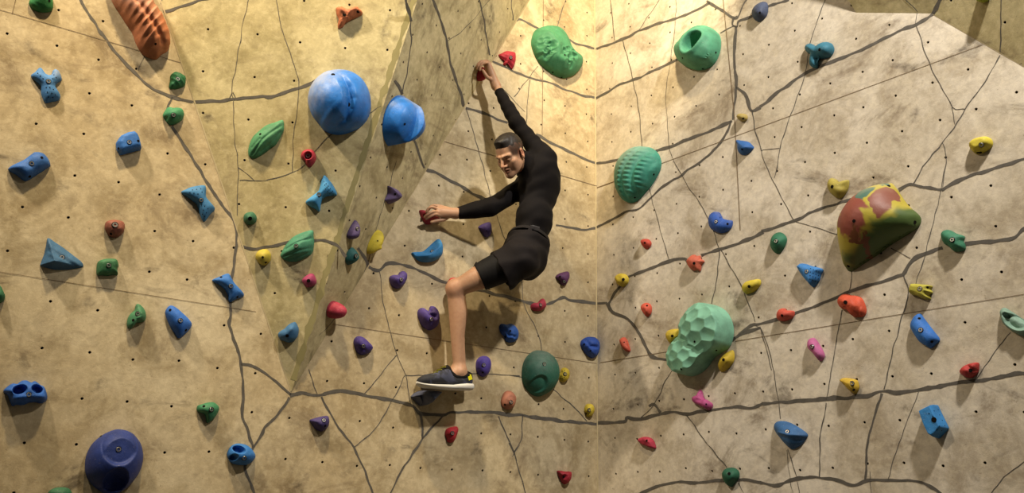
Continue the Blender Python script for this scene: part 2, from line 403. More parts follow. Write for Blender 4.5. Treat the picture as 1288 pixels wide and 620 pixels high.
# upper right prow
def ext(a, b, k): return a + (b-a)*k
o3 = uv(PO2, *c2p('J', 698, 10)); 
bm = facet(PO2, rridge, rrt, .2, .2, o3, 4.2)
b2 = bmesh.new()
q = [rap, rleft, PR.hit(1020, -50), ext(rap, rridge, 3.0)]
# underside facet as a closed patch
lo = PR.hit(1077, 16); hi = PO1.hit(1010, -90)
vs = [b2.verts.new(p) for p in (rap, ext(rap, rridge, 4.2), hi, lo)]
f1 = b2.faces.new((vs[0], vs[1], vs[3])); f2 = b2.faces.new((vs[1], vs[2], vs[3]))
b2.normal_update()
for f in b2.faces:
    if f.normal.dot(CO-f.calc_center_median()) < 0: f.normal_flip()
merge(bm, b2)
for pl, cr, w, pts in CRACKS:
    if pl == 'O1': ribbon(bm, PO1, cr, pts, w, 3)
    if pl == 'O2': ribbon(bm, PO2, cr, pts, w, 3)
ribbon(bm, PO2, None, [(1173, 17), (1177, 10), (1184, -3)], 5, 3)
seam(bm, PO2, [(1173, 18), (1288, 84), (1330, 108)], 1.4, 4)
finish('wall_overhang', bm, PM, 'overhanging wedge at the top right corner of the right wall')
# padded floor below, out of the picture
bm = bmesh.new()
fl = [PL.w(-4.3, -CAMZ), PL.w(0, -CAMZ), PR.w(4.3, -CAMZ), Vector((3.2, -2.5, 0)), Vector((-3.4, -2.5, 0))]
bm.faces.new([bm.verts.new(p) for p in fl]); bm.normal_update()
for f in bm.faces:
    if f.normal.z < 0: f.normal_flip()
tag(bm_obj('floor', bm, simple('crash_mat', '#4d5358', '#3f454b', 12, .7)), 'grey padded floor under the climbing walls', 'floor', kind='structure')
# ------------------------------------------------------------------ climbing holds
LP = [0.0, .035, .08, .14, .21, .29, .38, .48, .59, .70, .80, .89, .955]
def poly_dist(P, Q):
    """distance of points P (n,2) to closed polygon Q (m,2)"""
    A_ = Q; B_ = np.roll(Q, -1, 0); d = np.full(len(P), 9e9)
    for a, b in zip(A_, B_):
        ab = b-a; t = np.clip(((P-a)@ab)/max(ab@ab, 1e-12), 0, 1)
        d = np.minimum(d, np.linalg.norm(P-(a+t[:, None]*ab), axis=1))
    return d
def pillow(ring, P, n=56):
    """height of an inflated cushion over the outline (0 at the rim, 1 at the top), sampled at P"""
    lo, hi = ring.min(0), ring.max(0); d = (hi-lo).max()/(n-5); lo = lo-2*d
    nx, ny = (np.ceil((hi-lo)/d).astype(int)+3)
    gx, gy = lo[0]+d*np.arange(nx), lo[1]+d*np.arange(ny)
    X, Y = np.meshgrid(gx, gy, indexing='ij'); ins = np.zeros(X.shape, bool)
    x0, y0 = ring[:, 0], ring[:, 1]; x1, y1 = np.roll(x0, -1), np.roll(y0, -1)
    for a, b, c_, e in zip(x0, y0, x1, y1):
        if b == e: continue
        m = ((b > Y) != (e > Y)) & (X < (c_-a)*(Y-b)/(e-b)+a); ins ^= m
    z = np.zeros(X.shape); k = ins.astype(float)
    for _ in range(700):
        z[1:-1, 1:-1] = k[1:-1, 1:-1]*(.25*(z[2:, 1:-1]+z[:-2, 1:-1]+z[1:-1, 2:]+z[1:-1, :-2])+1.0)
    z /= z.max()
    fx, fy = (P[:, 0]-lo[0])/d, (P[:, 1]-lo[1])/d
    i, j = np.clip(fx.astype(int), 0, nx-2), np.clip(fy.astype(int), 0, ny-2); fx, fy = fx-i, fy-j
    return np.clip(z[i, j]*(1-fx)*(1-fy)+z[i+1, j]*fx*(1-fy)+z[i, j+1]*(1-fx)*fy+z[i+1, j+1]*fx*fy, 0, 1)
def sstep(x, a=0.0, b=1.0):
    t = np.clip((x-a)/(b-a), 0, 1); return t*t*(3-2*t)
def disc(bv, bf, bm_, hit, nor, r, mi, lift=.0012, n=10):
    nor = nor.normalized(); a = nor.orthogonal().normalized(); b = nor.cross(a); i0 = len(bv)
    for k in range(n): bv.append(tuple(hit+nor*lift+(a*math.cos(2*math.pi*k/n)+b*math.sin(2*math.pi*k/n))*r))
    bf.append(list(range(i0, i0+n))); bm_.append(mi)
BOLT = None
def bolt_mesh():
    global BOLT
    if BOLT: return BOLT
    prof = [(.0, -.004, 1), (.0042, -.004, 1), (.0046, .0015, 0), (.0078, .0015, 0), (.0088, .0004, 0), (.0090, -.003, 1), (.0104, -.003, 1), (.0110, .0006, 1), (.0112, -.004, 1)]
    V, Fc, M = [], [], []; N = 14
    for r, z, m in prof:
        for k in range(N): V.append((r*math.cos(2*math.pi*k/N), r*math.sin(2*math.pi*k/N), z))
    for i in range(len(prof)-1):
        for k in range(N):
            q = (k+1) % N
            Fc.append((i*N+k, i*N+q, (i+1)*N+q, (i+1)*N+k) if prof[i+1][0] >= prof[i][0] else (i*N+k, i*N+q, (i+1)*N+q, (i+1)*N+k)); M.append(prof[i+1][2] if i else 1)
    me = bpy.data.meshes.new('bolt'); me.from_pydata(V, [], Fc); me.materials.append(M_steel); me.materials.append(M_black)
    me.polygons.foreach_set('material_index', M); me.update(); BOLT = me; return me
NH = [0]
class Ctx: pass
def hold(label, pl, crop, color, h, pts, bolts=(), holes=(), dots=(), apex=None, prof='dome', edge=.35, feats=(), fn=None, chalk=0.0, cdir=(-.2, .7, .5), rough=.62,
         noise_amp=.0022, noise_f=26, sub=6, name='climbing_hold', sharp=False, nrad=13, mat=None, off=0.0, bsize=1.0, group='climbing holds', grit=.6, hole_r=.006, ang=None):
    plane = PLANES[pl]
    P = [c2p(crop, *p) for p in pts]
    px = np.array(P)
    ctr = px.mean(0) if apex is None else np.array(c2p(crop, *apex))
    # outline on the wall
    Q = [plane.hit(*p) for p in P]
    uvq = np.array([plane.loc(q)[:2] for q in Q])
    if sharp:
        ring = []
        for i in range(len(uvq)):
            a, b = uvq[i], uvq[(i+1) % len(uvq)]; k = sub+2
            for t in range(k): ring.append(a+(b-a)*(t/k))
        ring = np.array(ring)
        ring = .5*ring+.25*np.roll(ring, 1, 0)+.25*np.roll(ring, -1, 0)
    else: ring = np.array(catmull(list(uvq), sub, True))
    area = .5*np.sum(ring[:, 0]*np.roll(ring[:, 1], -1)-ring[:, 1]*np.roll(ring[:, 0], -1))
    if area < 0: ring = ring[::-1]
    apx = np.array(plane.loc(plane.hit(ctr[0], ctr[1], h*.8))[:2])
    cen = ring.mean(0)
    n = len(ring)
    S = LP if nrad == 13 else list(1-(1-np.linspace(0, .98, nrad))**1.0)
    U = np.concatenate([ring*(1-s)+apx*s for s in S]+[apx[None]]); SS = np.concatenate([np.full(n, s) for s in S]+[[1.0]])
    D = poly_dist(U, ring); dmax = D.max()
    if prof == 'dome': hh = np.sqrt(np.clip(1-(1-SS)**2, 0, 1))
    elif prof == 'soft': hh = .5*np.sqrt(np.clip(1-(1-SS)**2, 0, 1))+.5*sstep(SS)
    elif prof == 'cone': hh = .75*SS+.25*np.sqrt(np.clip(1-(1-SS)**2, 0, 1))
    elif prof == 'para': hh = 1-(1-SS)**2
    elif prof == 'slab': t = np.clip(D/(edge*dmax), 0, 1); hh = np.sqrt(np.clip(1-(1-t)**2, 0, 1))
    elif prof == 'mix': t = np.clip(D/dmax, 0, 1); hh = .5*np.sqrt(np.clip(1-(1-t)**2, 0, 1))+.5*np.sqrt(np.clip(1-(1-SS)**2, 0, 1))
    elif prof == 'pillow': hh = pillow(ring, U)**.62
    else: hh = SS
    if prof in ('dome', 'soft', 'mix'): hh = .5*hh+.5*pillow(ring, U, 40)**(.75 if prof == 'soft' else .55)
    Z = hh*h
    size = np.sqrt(abs(area))
    def L(x, y, frac=.7):
        q = c2p(crop, x, y); return np.array(plane.loc(plane.hit(q[0], q[1], h*frac))[:2])
    c = Ctx(); c.U, c.S, c.Z, c.D, c.dmax, c.h, c.hh, c.L, c.ring, c.apx, c.size = U, SS, Z, D, dmax, h, hh, L, ring, apx, size
    def PXS(r): return np.linalg.norm(L(0, 0)-L(0, r))
    c.px = PXS
    for f in feats:
        if f[0] == 'b':          # bump/dent: x, y, radius px, height m [, rx/ry, angle]
            _, x, y, r, a = f[:5]; r = PXS(r); q = U-L(x, y)
            if len(f) > 5:
                an = math.radians(f[6]); ca, sa = math.cos(an), math.sin(an)
                q = np.stack([(q[:, 0]*ca+q[:, 1]*sa)/f[5], -q[:, 0]*sa+q[:, 1]*ca], 1)
            Z = Z+a*np.exp(-(q**2).sum(1)/(r*r))*np.clip(hh*2.2, 0, 1)
        elif f[0] == 'p':        # pocket: steep-walled cup
            _, x, y, r, a = f[:5]; r = PXS(r); q = U-L(x, y)
            if len(f) > 5:
                an = math.radians(f[6]); ca, sa = math.cos(an), math.sin(an)
                q = np.stack([(q[:, 0]*ca+q[:, 1]*sa)/f[5], -q[:, 0]*sa+q[:, 1]*ca], 1)
            d = np.sqrt((q**2).sum(1))/r
            Z = Z-a*(1-sstep(d, .62, 1.08))*np.clip(hh*2.2, 0, 1)
        elif f[0] == 'g':        # groove / ridge along a polyline: pts, width px, height m
            _, gp, wd, a = f; wd = PXS(wd); d = np.full(len(U), 9e9)
            gl = [L(*p) for p in gp]
            for p, q in zip(gl[:-1], gl[1:]):
                ab = q-p; t = np.clip(((U-p)@ab)/(ab@ab), 0, 1); d = np.minimum(d, np.linalg.norm(U-(p+t[:, None]*ab), axis=1))
            Z = Z+a*np.exp(-(d/wd)**2)*np.clip(hh*2.2, 0, 1)
        elif f[0] == 'r':        # ribs: direction across (deg in the wall plane), wavelength px, amp m
            _, an, wl, a = f; wl = PXS(wl); an = math.radians(an); t = (U-cen)@np.array((math.cos(an), math.sin(an)))
            wv = np.array([noise.noise(Vector((p[0]*9, p[1]*9, 3.3))) for p in U])
            Z = Z+a*(1-2*np.abs(np.sin(math.pi*t/wl+1.3*wv)))*np.clip(hh*1.6, 0, 1)
        elif f[0] == 't':        # tilt: direction deg, amount (relative)
            _, an, a = f; an = math.radians(an); t = (U-cen)@np.array((math.cos(an), math.sin(an)))/(size*.5)
            Z = Z*np.clip(1+a*t, .12, 3)
    if fn: Z = fn(c, Z)
    NH[0] += 1; sd = NH[0]*3.7
    if noise_amp:
        nz = np.array([noise.noise(Vector((p[0]*noise_f+sd, p[1]*noise_f, sd)))+.5*noise.noise(Vector((p[0]*noise_f*2.3+sd, p[1]*noise_f*2.3, sd))) for p in U])
        Z = Z+noise_amp*nz*np.clip(hh*1.5, 0, 1)
    Z = np.maximum(Z, .0019); Z[:n] = .0017
    org = plane.w(cen[0], cen[1], off)
    V = [(U[i, 0]-cen[0], U[i, 1]-cen[1], Z[i]) for i in range(len(U))]
    Fc = []
    for k in range(len(S)-1):
        for i in range(n):
            j = (i+1) % n; Fc.append((k*n+i, k*n+j, (k+1)*n+j, (k+1)*n+i))
    k = len(S)-1
    for i in range(n): Fc.append((k*n+i, k*n+(i+1) % n, len(U)-1))
    Mi = [0]*len(Fc)
    MW = Matrix.Translation(org) @ plane.M.to_4x4(); MI = MW.inverted()
    bvh = BVHTree.FromPolygons([Vector(v) for v in V], Fc)
    lo = MI @ CO
    def cast(x, y):
        q = c2p(crop, x, y); d = (MI.to_3x3() @ ray(*q)).normalized()
        hp, nn, _, _ = bvh.ray_cast(lo, d)
        if hp is None: return None
        if nn.z < 0: nn = -nn
        return hp, nn
    for x, y in holes:
        r = cast(x, y)
        if r: disc(V, Fc, Mi, r[0], (r[1]+Vector((0, 0, .3))), hole_r, 1)
    for x, y in dots:
        r = cast(x, y)
        if r: disc(V, Fc, Mi, r[0], r[1], .0026, 1, .0008, 6)
    o = mesh_obj(name, V, Fc, [mat or hold_mat(color, chalk, cdir, rough, grit), M_dark], fmat=Mi)
    if sharp and ang is None: ang = 38
    if ang is not None:
        sm = []
        o.data.set_sharp_from_angle(angle=math.radians(ang))
    o.matrix_world = MW
    tag(o, label, 'climbing hold' if name == 'climbing_hold' else 'climbing volume', group)
    for b in bolts:
        r = cast(*b[:2])
        if r is None: continue
        bo = bpy.data.objects.new('bolt', bolt_mesh()); COL.objects.link(bo); bo.parent = o
        z = (r[1]*.5+Vector((0, 0, .5))).normalized(); x = z.orthogonal().normalized(); y = z.cross(x)
        s = (b[2] if len(b) > 2 else 1.0)*bsize
        bo.matrix_local = Matrix.Translation(r[0]+z*.001) @ Matrix((x*s, y*s, z*s)).transposed().to_4x4()
    return o
def grid_dots(x0, y0, ux, uy, vx, vy, nu, nv): return [(x0+ux*i+vx*j, y0+uy*i+vy*j) for i in range(nu) for j in range(nv)]
BL, DB, NV, GR, DG, TL, PU, RD, YL, MG = '#2f7fd0', '#2c62b0', '#2b3f86', '#3f9a6c', '#2c7458', '#38a08a', '#5b4a9a', '#c22a3c', '#d9c21e', '#b53a66'

# ---- far left column
hold('dark green hold cut off by the top edge above the blue Y-shaped hold', 'L', 'A', '#2f8a48', .05, [(107, 15), (116, -8), (135, -28), (178, -28), (196, 8), (193, 40), (160, 48), (125, 38)], holes=[(183, 3)], feats=[('b', 150, 20, 22, -.012), ('g', [(115, 10), (150, 35), (192, 30)], 8, .006)])
hold('blue Y-shaped hold with chalky right arm, upper left', 'L', 'A', '#3f7fbe', .036, [(115, 285), (130, 268), (150, 252), (168, 276), (187, 281), (197, 262), (208, 258), (222, 272), (229, 298), (214, 308), (205, 322), (216, 342), (224, 358), (218, 373), (190, 380), (168, 383), (158, 366), (152, 348), (148, 318)], bolts=[(180, 302)], prof='mix', chalk=.75, cdir=(.7, .6, .2), noise_amp=.001,
     dots=[(140, 272), (150, 282), (160, 292), (200, 278), (208, 288), (196, 292), (172, 325), (185, 325), (198, 332), (176, 342), (192, 346), (205, 352), (180, 360), (196, 362)])
hold('plain blue curved block below the small green hold with a pocket', 'L', 'A', '#2a6fc2', .05, [(429, 533), (445, 508), (470, 496), (495, 492), (508, 503), (516, 520), (524, 557), (490, 566), (445, 578), (433, 560)], bolts=[(480, 528)], holes=[(440, 551), (513, 523)], prof='slab', edge=.5, sharp=True, noise_amp=.0008)
hold('blue winged hold with pointed left tip near the left edge', 'L', 'A', '#2b66b4', .055, [(30, 627), (85, 597), (112, 578), (130, 567), (165, 576), (187, 612), (168, 630), (145, 645), (98, 673), (75, 662), (60, 650)], bolts=[(118, 607)], holes=[(155, 585), (110, 655)], prof='mix', feats=[('b', 110, 612, 20, -.01)], noise_amp=.001)
hold('small dark green ribbed hold just above the forked crack', 'L', 'A', '#2c7d4f', .04, [(630, 300), (632, 282), (640, 273), (655, 268), (675, 278), (688, 290), (686, 318), (668, 328), (650, 331), (628, 328)], bolts=[(660, 293)], feats=[('r', 60, 16, .0025)])
hold('small green hold with a pocket in its left end on the crack', 'L', 'A', '#3c9463', .05, [(604, 430), (612, 412), (622, 400), (640, 404), (655, 402), (675, 407), (682, 428), (674, 448), (650, 462), (630, 464), (615, 450)], bolts=[(644, 427)], feats=[('p', 614, 436, 11, .02), ('b', 640, 425, 14, .006)])
def pod(c, Z):
    a, b = c.L(450, 10), c.L(590, 200); ax = (b-a)/np.linalg.norm(b-a); t = (c.U-a)@ax; s = (c.U-a)@np.array((-ax[1], ax[0]))
    wl = c.px(27)
    w = np.array([noise.noise(Vector((p[0]*7, p[1]*7, 5))) for p in c.U])
    return Z+np.clip(c.hh*1.5, 0, 1)*(.0036*(1-2*np.abs(np.sin(math.pi*(t+.35*s+.02*w)/wl))) - .014*np.exp(-((s-.06)/.012)**2))
hold('large wrinkled orange pod-shaped hold at the top left', 'L', 'A', '#bb7046', .13, [(395, -60), (408, -10), (425, 25), (448, 60), (470, 95), (490, 125), (508, 172), (530, 204), (558, 219), (580, 222), (600, 204), (622, 190), (629, 168), (624, 130), (612, 100), (599, 70), (582, 44), (564, 22), (557, 0), (550, -35), (530, -70), (450, -85)], apex=(545, 70), holes=[(577, 163)], fn=pod, nrad=30, noise_amp=.002, sub=8, chalk=.25, name='climbing_hold', grit=.4)
hold('slate blue ridged triangular fin, left of the small rust-brown hold', 'L', 'B', '#39688f', .06, [(178, 279), (205, 295), (235, 315), (270, 342), (300, 365), (309, 380), (298, 389), (220, 398), (155, 384), (151, 372), (163, 340), (171, 305)], apex=(200, 365), bolts=[(230, 350)], prof='cone', feats=[('g', [(185, 300), (220, 325), (300, 378)], 5, .006), ('g', [(185, 325), (220, 345), (285, 380)], 5, -.005), ('g', [(190, 340), (225, 360)], 5, .004)], noise_amp=.001)
hold('small rust-brown hold with a bright washer above the green block', 'L', 'B', '#8c4f3e', .05, [(388, 240), (393, 220), (410, 214), (430, 213), (456, 220), (463, 238), (455, 262), (430, 278), (405, 272), (395, 258)], bolts=[(427, 230, 1.25)], holes=[(412, 263)], feats=[('b', 450, 250, 12, .008)])
hold('green waisted block under the rust-brown hold', 'L', 'B', '#3f8354', .045, [(358, 388), (363, 368), (378, 360), (400, 357), (430, 360), (439, 383), (433, 398), (436, 416), (418, 416), (400, 420), (380, 418), (360, 417)], bolts=[(404, 380)], prof='slab', edge=.6, feats=[('b', 398, 400, 15, -.006)])
hold('blue hourglass hold beside the crack left of the prow', 'L', 'B', '#3a7fb4', .045, [(672, 110), (690, 98), (710, 90), (757, 84), (763, 100), (763, 128), (780, 150), (797, 172), (780, 192), (757, 219), (742, 193), (734, 165), (725, 150), (700, 131)], bolts=[(747, 138)], prof='mix', noise_amp=.001, apex=(748, 140), dots=[(715, 100), (730, 98), (745, 96), (705, 110), (720, 112), (735, 115), (750, 108), (760, 160), (772, 170), (755, 175), (766, 185), (752, 190), (760, 198)])
hold('blue hold lying across the crack, with two screw holes at its corners', 'L', 'B', '#2c72c4', .045, [(787, 436), (815, 422), (845, 411), (857, 430), (870, 450), (905, 491), (880, 504), (852, 516), (845, 490), (832, 468), (812, 452)], bolts=[(857, 457)], holes=[(821, 424), (881, 497)], prof='mix', noise_amp=.0008)
hold('bright blue bean-shaped hold low on the left wall', 'L', 'B', '#2a6cc8', .05, [(613, 560), (620, 538), (635, 529), (655, 540), (680, 562), (703, 585), (711, 602), (700, 622), (665, 651), (648, 632), (630, 605)], bolts=[(670, 585)], holes=[(632, 546), (690, 620)], prof='mix', noise_amp=.0008)
hold('light green knobbly hold left of the bright blue bean', 'L', 'B', '#4c9468', .05, [(470, 600), (473, 580), (482, 562), (498, 547), (503, 530), (512, 523), (530, 538), (540, 560), (538, 585), (520, 592), (505, 594), (497, 605), (485, 615), (475, 612)], bolts=[(512, 560)], holes=[(495, 583)], feats=[('g', [(510, 530), (525, 570), (485, 605)], 8, .008)])
hold('green hold half cut off by the left edge', 'L', 'B', '#2f7a52', .045, [(-16, 470), (-5, 455), (3, 460), (14, 482), (19, 500), (10, 516), (-12, 524), (-20, 500)])
hold('blue jug with two see-through pockets at the left edge', 'L', 'C', '#2363bd', .07, [(12, 242), (26, 226), (45, 214), (62, 216), (80, 204), (98, 202), (115, 210), (130, 205), (150, 220), (165, 228), (175, 258), (172, 276), (155, 287), (128, 283), (105, 286), (85, 294), (60, 293), (45, 297), (36, 278), (28, 258)], bolts=[(107, 255)], prof='mix', feats=[('p', 73, 236, 18, .055, 1.3, 20), ('p', 138, 234, 16, .05, 1.3, -20), ('b', 35, 245, 12, .01), ('g', [(50, 270), (100, 268), (160, 265)], 12, .012)], sub=8, nrad=26)
def navy(c, Z):
    q = c.L(450, 448, .95); d = np.linalg.norm((c.U-q)*np.array((1, .9)), axis=1); r = c.px(60)
    k = 1-sstep(d/r, .88, 1.04); Z = Z*(1-k)+k*np.minimum(Z, c.h*.80+0*Z)
    Z = Z-.004*np.exp(-((d/r-1)/.05)**2)
    q = c.L(430, 572, .6); d = np.linalg.norm(c.U-q, axis=1)/c.px(44)
    return Z-.07*np.sqrt(np.clip(1-d*d, 0, 1))
hold('big navy blue dome at the bottom left with a scooped dish', 'L', 'C', '#2a3f88', .14, [(375, 408), (410, 390), (440, 383), (470, 390), (495, 405), (518, 438), (527, 475), (526, 510), (512, 548), (490, 580), (462, 608), (430, 624), (400, 626), (370, 612), (340, 588), (320, 555), (315, 520), (320, 480), (340, 440)], apex=(445, 455), bolts=[(440, 458, 1.1)], holes=[(375, 410)], fn=navy, nrad=34, sub=8, noise_amp=.001, grit=.5, rough=.55)
hold('green three-cornered hold right of the big navy dome', 'L', 'C', '#3f8f62', .05, [(730, 312), (733, 296), (750, 290), (770, 284), (790, 283), (806, 294), (812, 308), (800, 335), (785, 352), (768, 360), (763, 340), (757, 328), (738, 320)], bolts=[(785, 310)], holes=[(757, 298)])
hold('blue jug with two dark pockets over the crack', 'L', 'C', '#2a78c6', .07, [(842, 478), (850, 455), (865, 441), (885, 436), (910, 441), (930, 456), (946, 482), (938, 500), (922, 513), (900, 517), (875, 514), (855, 505)], bolts=[(907, 490)], feats=[('p', 888, 459, 16, .045, 1.5, -15), ('p', 871, 487, 13, .045)], nrad=26, sub=8)
hold('green hold barely showing at the bottom edge left of the navy dome', 'L', 'C', '#3d7a55', .05, [(178, 622), (195, 604), (225, 598), (255, 603), (268, 625), (255, 650), (200, 655)])
# ---- on the prow, left facet
hold('rough orange rock-like hold high on the prow', 'P1', 'D', '#b9673c', .055, [(303, 32), (318, 28), (333, 31), (352, 38), (365, 29), (383, 28), (392, 38), (401, 46), (398, 57), (380, 66), (362, 74), (350, 82), (338, 88), (328, 102), (312, 107), (309, 92), (313, 74), (305, 55)], holes=[(333, 55), (385, 42)], hole_r=.009, prof='mix', noise_amp=.01, noise_f=38, chalk=.3)
def ball1(c, Z):
    Z = c.h*np.sqrt(np.clip(1-(1-c.S)**2, 0, 1))
    # seam arc: to its left the cap stands proud
    arc = [c.L(*p, .75) for p in ((300, 262), (325, 285), (345, 325), (353, 365), (350, 400), (335, 432), (300, 455), (255, 468), (232, 462))]
    d = np.full(len(c.U), 9e9); sg = np.zeros(len(c.U))
    for p, q in zip(arc[:-1], arc[1:]):
        ab = q-p; t = np.clip(((c.U-p)@ab)/(ab@ab), 0, 1); dd = np.linalg.norm(c.U-(p+t[:, None]*ab), axis=1)
        cr = ab[0]*(c.U[:, 1]-p[1])-ab[1]*(c.U[:, 0]-p[0])
        m = dd < d; d = np.where(m, dd, d); sg = np.where(m, np.sign(cr), sg)
    x = d*sg   # negative = inside the cap (left)
    e = c.px(15)
    q = c.L(352, 375, .8); dq = np.linalg.norm(c.U-q, axis=1)/c.px(95)
    Z = Z-.036*sstep(x, -e*1.8, e*.2)*np.exp(-(np.clip(x, 0, 9)/.020)**2)*np.exp(-dq**2)*np.clip(c.hh*1.5, 0, 1)
    Z = Z-.012*sstep(x, -e*.5, e*.3)*np.clip(c.hh*1.5, 0, 1)
    return Z
hold('big round blue ball hold with a chalked cap and crescent step', 'P1', 'D', '#1f78d6', .20, [(198, 372), (203, 340), (217, 312), (240, 288), (270, 271), (305, 264), (340, 266), (372, 277), (402, 300), (422, 332), (432, 368), (431, 410), (418, 446), (394, 472), (362, 490), (325, 500), (288, 498), (258, 484), (240, 462), (218, 434), (205, 405)], apex=(315, 375), holes=[(350, 388), (292, 277), (237, 459)], hole_r=.0095, fn=ball1, nrad=40, sub=8, noise_amp=.0008, chalk=.5, cdir=(-.8, .5, .1), grit=.25, rough=.42)
hold('green leaf-shaped hold with carved veins left of the red ring hold', 'P1', 'D', '#4f9a68', .055, [(-22, 575), (-22, 550), (-8, 512), (15, 488), (45, 465), (75, 455), (105, 446), (110, 470), (106, 492), (82, 535), (60, 552), (40, 568), (5, 588), (-15, 585)], holes=[(22, 498)], prof='soft', feats=[('g', [(-10, 570), (30, 520), (100, 460)], 5, -.006), ('g', [(20, 560), (60, 530), (95, 485)], 4, -.005), ('g', [(-10, 545), (20, 515)], 4, -.004)], noise_amp=.001, nrad=26)
hold('dark red ring-shaped hold with a tail, at the end of a thin crack', 'P1', 'D', '#a82238', .06, [(172, 580), (178, 565), (195, 556), (216, 558), (228, 575), (228, 595), (218, 612), (205, 622), (192, 612), (188, 598), (177, 592)], bolts=[(199, 578, 1.3)], feats=[('p', 199, 578, 15, .03)], nrad=26, sub=8)
hold('light blue hourglass hold with dotted upper wing on the prow', 'P1', 'E', '#3c95cf', .06, [(190, 146), (212, 126), (235, 109), (242, 95), (250, 65), (260, 46), (276, 62), (292, 82), (307, 117), (290, 122), (272, 124), (256, 132), (248, 150), (242, 181), (228, 172), (210, 163)], apex=(243, 122), bolts=[(240, 117)], prof='mix', noise_amp=.001, dots=grid_dots(258, 68, 8, 9, 3, 14, 5, 3))
hold('large green leaf-shaped hold with carved veins lying on the crack', 'P1', 'E', '#4a9a78', .065, [(97, 345), (104, 325), (118, 302), (135, 282), (155, 268), (185, 256), (216, 250), (220, 272), (222, 298), (214, 335), (190, 352), (160, 366), (130, 366), (112, 360)], bolts=[(155, 308)], prof='soft', feats=[('g', [(105, 345), (150, 330), (215, 312)], 4, -.006), ('g', [(115, 318), (160, 295), (215, 275)], 4, -.006), ('g', [(125, 355), (165, 345), (205, 330)], 4, -.005)], noise_amp=.001, nrad=26)
hold('small magenta hold with a dark hole below the big green leaf hold', 'P1', 'E', '#a03562', .05, [(177, 434), (190, 420), (208, 410), (222, 415), (231, 440), (222, 456), (197, 462), (183, 450)], holes=[(201, 437)], hole_r=.009)
hold('yellow hold with two screw holes left of the big green leaf hold', 'P1', 'E', '#c5b02a', .055, [(4, 348), (10, 332), (22, 323), (45, 320), (60, 335), (62, 352), (57, 368), (38, 381), (22, 376), (10, 364)], holes=[(31, 350), (42, 369)])
hold('small dark green knob near the left seam of the prow', 'P1', 'B', '#3c7a5a', .05, [(904, 206), (908, 191), (922, 183), (940, 183), (953, 200), (949, 221), (928, 231), (909, 222)], holes=[(928, 206)], hole_r=.01, prof='soft')
hold('dull blue hold near the lower tip of the prow', 'P1', 'F', '#3a6f9e', .055, [(88, 30), (98, 18), (112, 10), (128, -6), (150, -15), (160, -3), (165, 15), (160, 40), (146, 56), (130, 62), (108, 55), (94, 48)], holes=[(122, 36)], hole_r=.008, feats=[('b', 140, 10, 14, .008)])
# ---- on the prow, right facet (seen from the side)
def ball2(c, Z):
    return Z
def proj(p):
    q = RM.transposed() @ (Vector(p)-CO); return (644+F*q.x/-q.z, 310-F*q.y/-q.z)
def shold(label, base, du, dv, h, color, rot=0, pts=None, lean=(0, 0), **kw):
    """a hold on the right prow facet, laid out on that board in metres around a base point"""
    pl = PLANES['P2']; u0, v0, _ = pl.loc(pl.hit(*base)); ca, sa = math.cos(math.radians(rot)), math.sin(math.radians(rot))
    ptl = pts or [(math.cos(t)*1.0, math.sin(t)) for t in np.linspace(0, 2*math.pi, 13)[:-1]]
    P = [proj(pl.w(u0+x*du*ca-y*dv*sa, v0+x*du*sa+y*dv*ca)) for x, y in ptl]
    ap = proj(pl.w(u0+lean[0], v0+lean[1], h*.8))
    return hold(label, 'P2', None, color, h, P, apex=ap, **kw)
def ball2(c, Z):
    Z = c.h*np.sqrt(np.clip(1-(1-c.S)**2, 0, 1))
    x = c.U[:, 0]-c.ring.mean(0)[0]
    return Z*(1-.26*(1-sstep(x, -.007, .003)))*np.clip(c.hh*1.5, 0, 1)
R2 = [(math.cos(t)*(.90 if math.cos(t) > .05 else 1), math.sin(t)*(.80 if math.cos(t) > .05 else 1)) for t in np.linspace(0, 2*math.pi, 25)[:-1]]
shold('blue split ball hold standing out from the ridge of the prow', (499, 153), .125, .135, .155, '#1f78d6', pts=R2, fn=ball2, nrad=34, sub=4, noise_amp=.0008, chalk=.5, cdir=(.6, .7, .1), holes=[(509, 156)], hole_r=.006, grit=.25, rough=.42)
shold('purple angular hold upper on the side of the prow', (490, 246), .05, .042, .06, '#6b5a86', pts=[(-1, .9), (0, 1), (1, .7), (.9, -.2), (.3, -1), (-.7, -.9), (-.5, 0)], holes=[(497, 244)], sharp=True, noise_amp=.004, feats=[('t', 80, .35)])
shold('dull purple pointed hold on the prow above the teal knob', (442, 289), .034, .045, .05, '#5b4b78', lean=(0, -.012), pts=[(-.6, .2), (0, 1.15), (.6, .3), (.8, -.7), (0, -1), (-.7, -.8)], bolts=[(450, 288)])
shold('dark teal knob at the crack on the side of the prow', (440, 322), .035, .044, .05, '#2f7472', bolts=[(448, 322)], prof='soft')
shold('yellow knuckled hold on the edge of the prow', (469, 304), .032, .07, .055, '#d8c322', rot=-14, feats=[('b', 470, 300, 4, -.014), ('b', 476, 312, 5, .012), ('b', 478, 292, 5, .01)], holes=[(475, 303)], hole_r=.004)
shold('crimson bulb hold low on the side of the prow', (417, 389), .042, .042, .085, '#b8344e', holes=[(433, 383)], hole_r=.004, lean=(0, .008))
shold('dark red hold under the raised hand of the climber', (603, 93), .03, .045, .055, '#a81f30', feats=[('b', 606, 90, 4, -.008)])
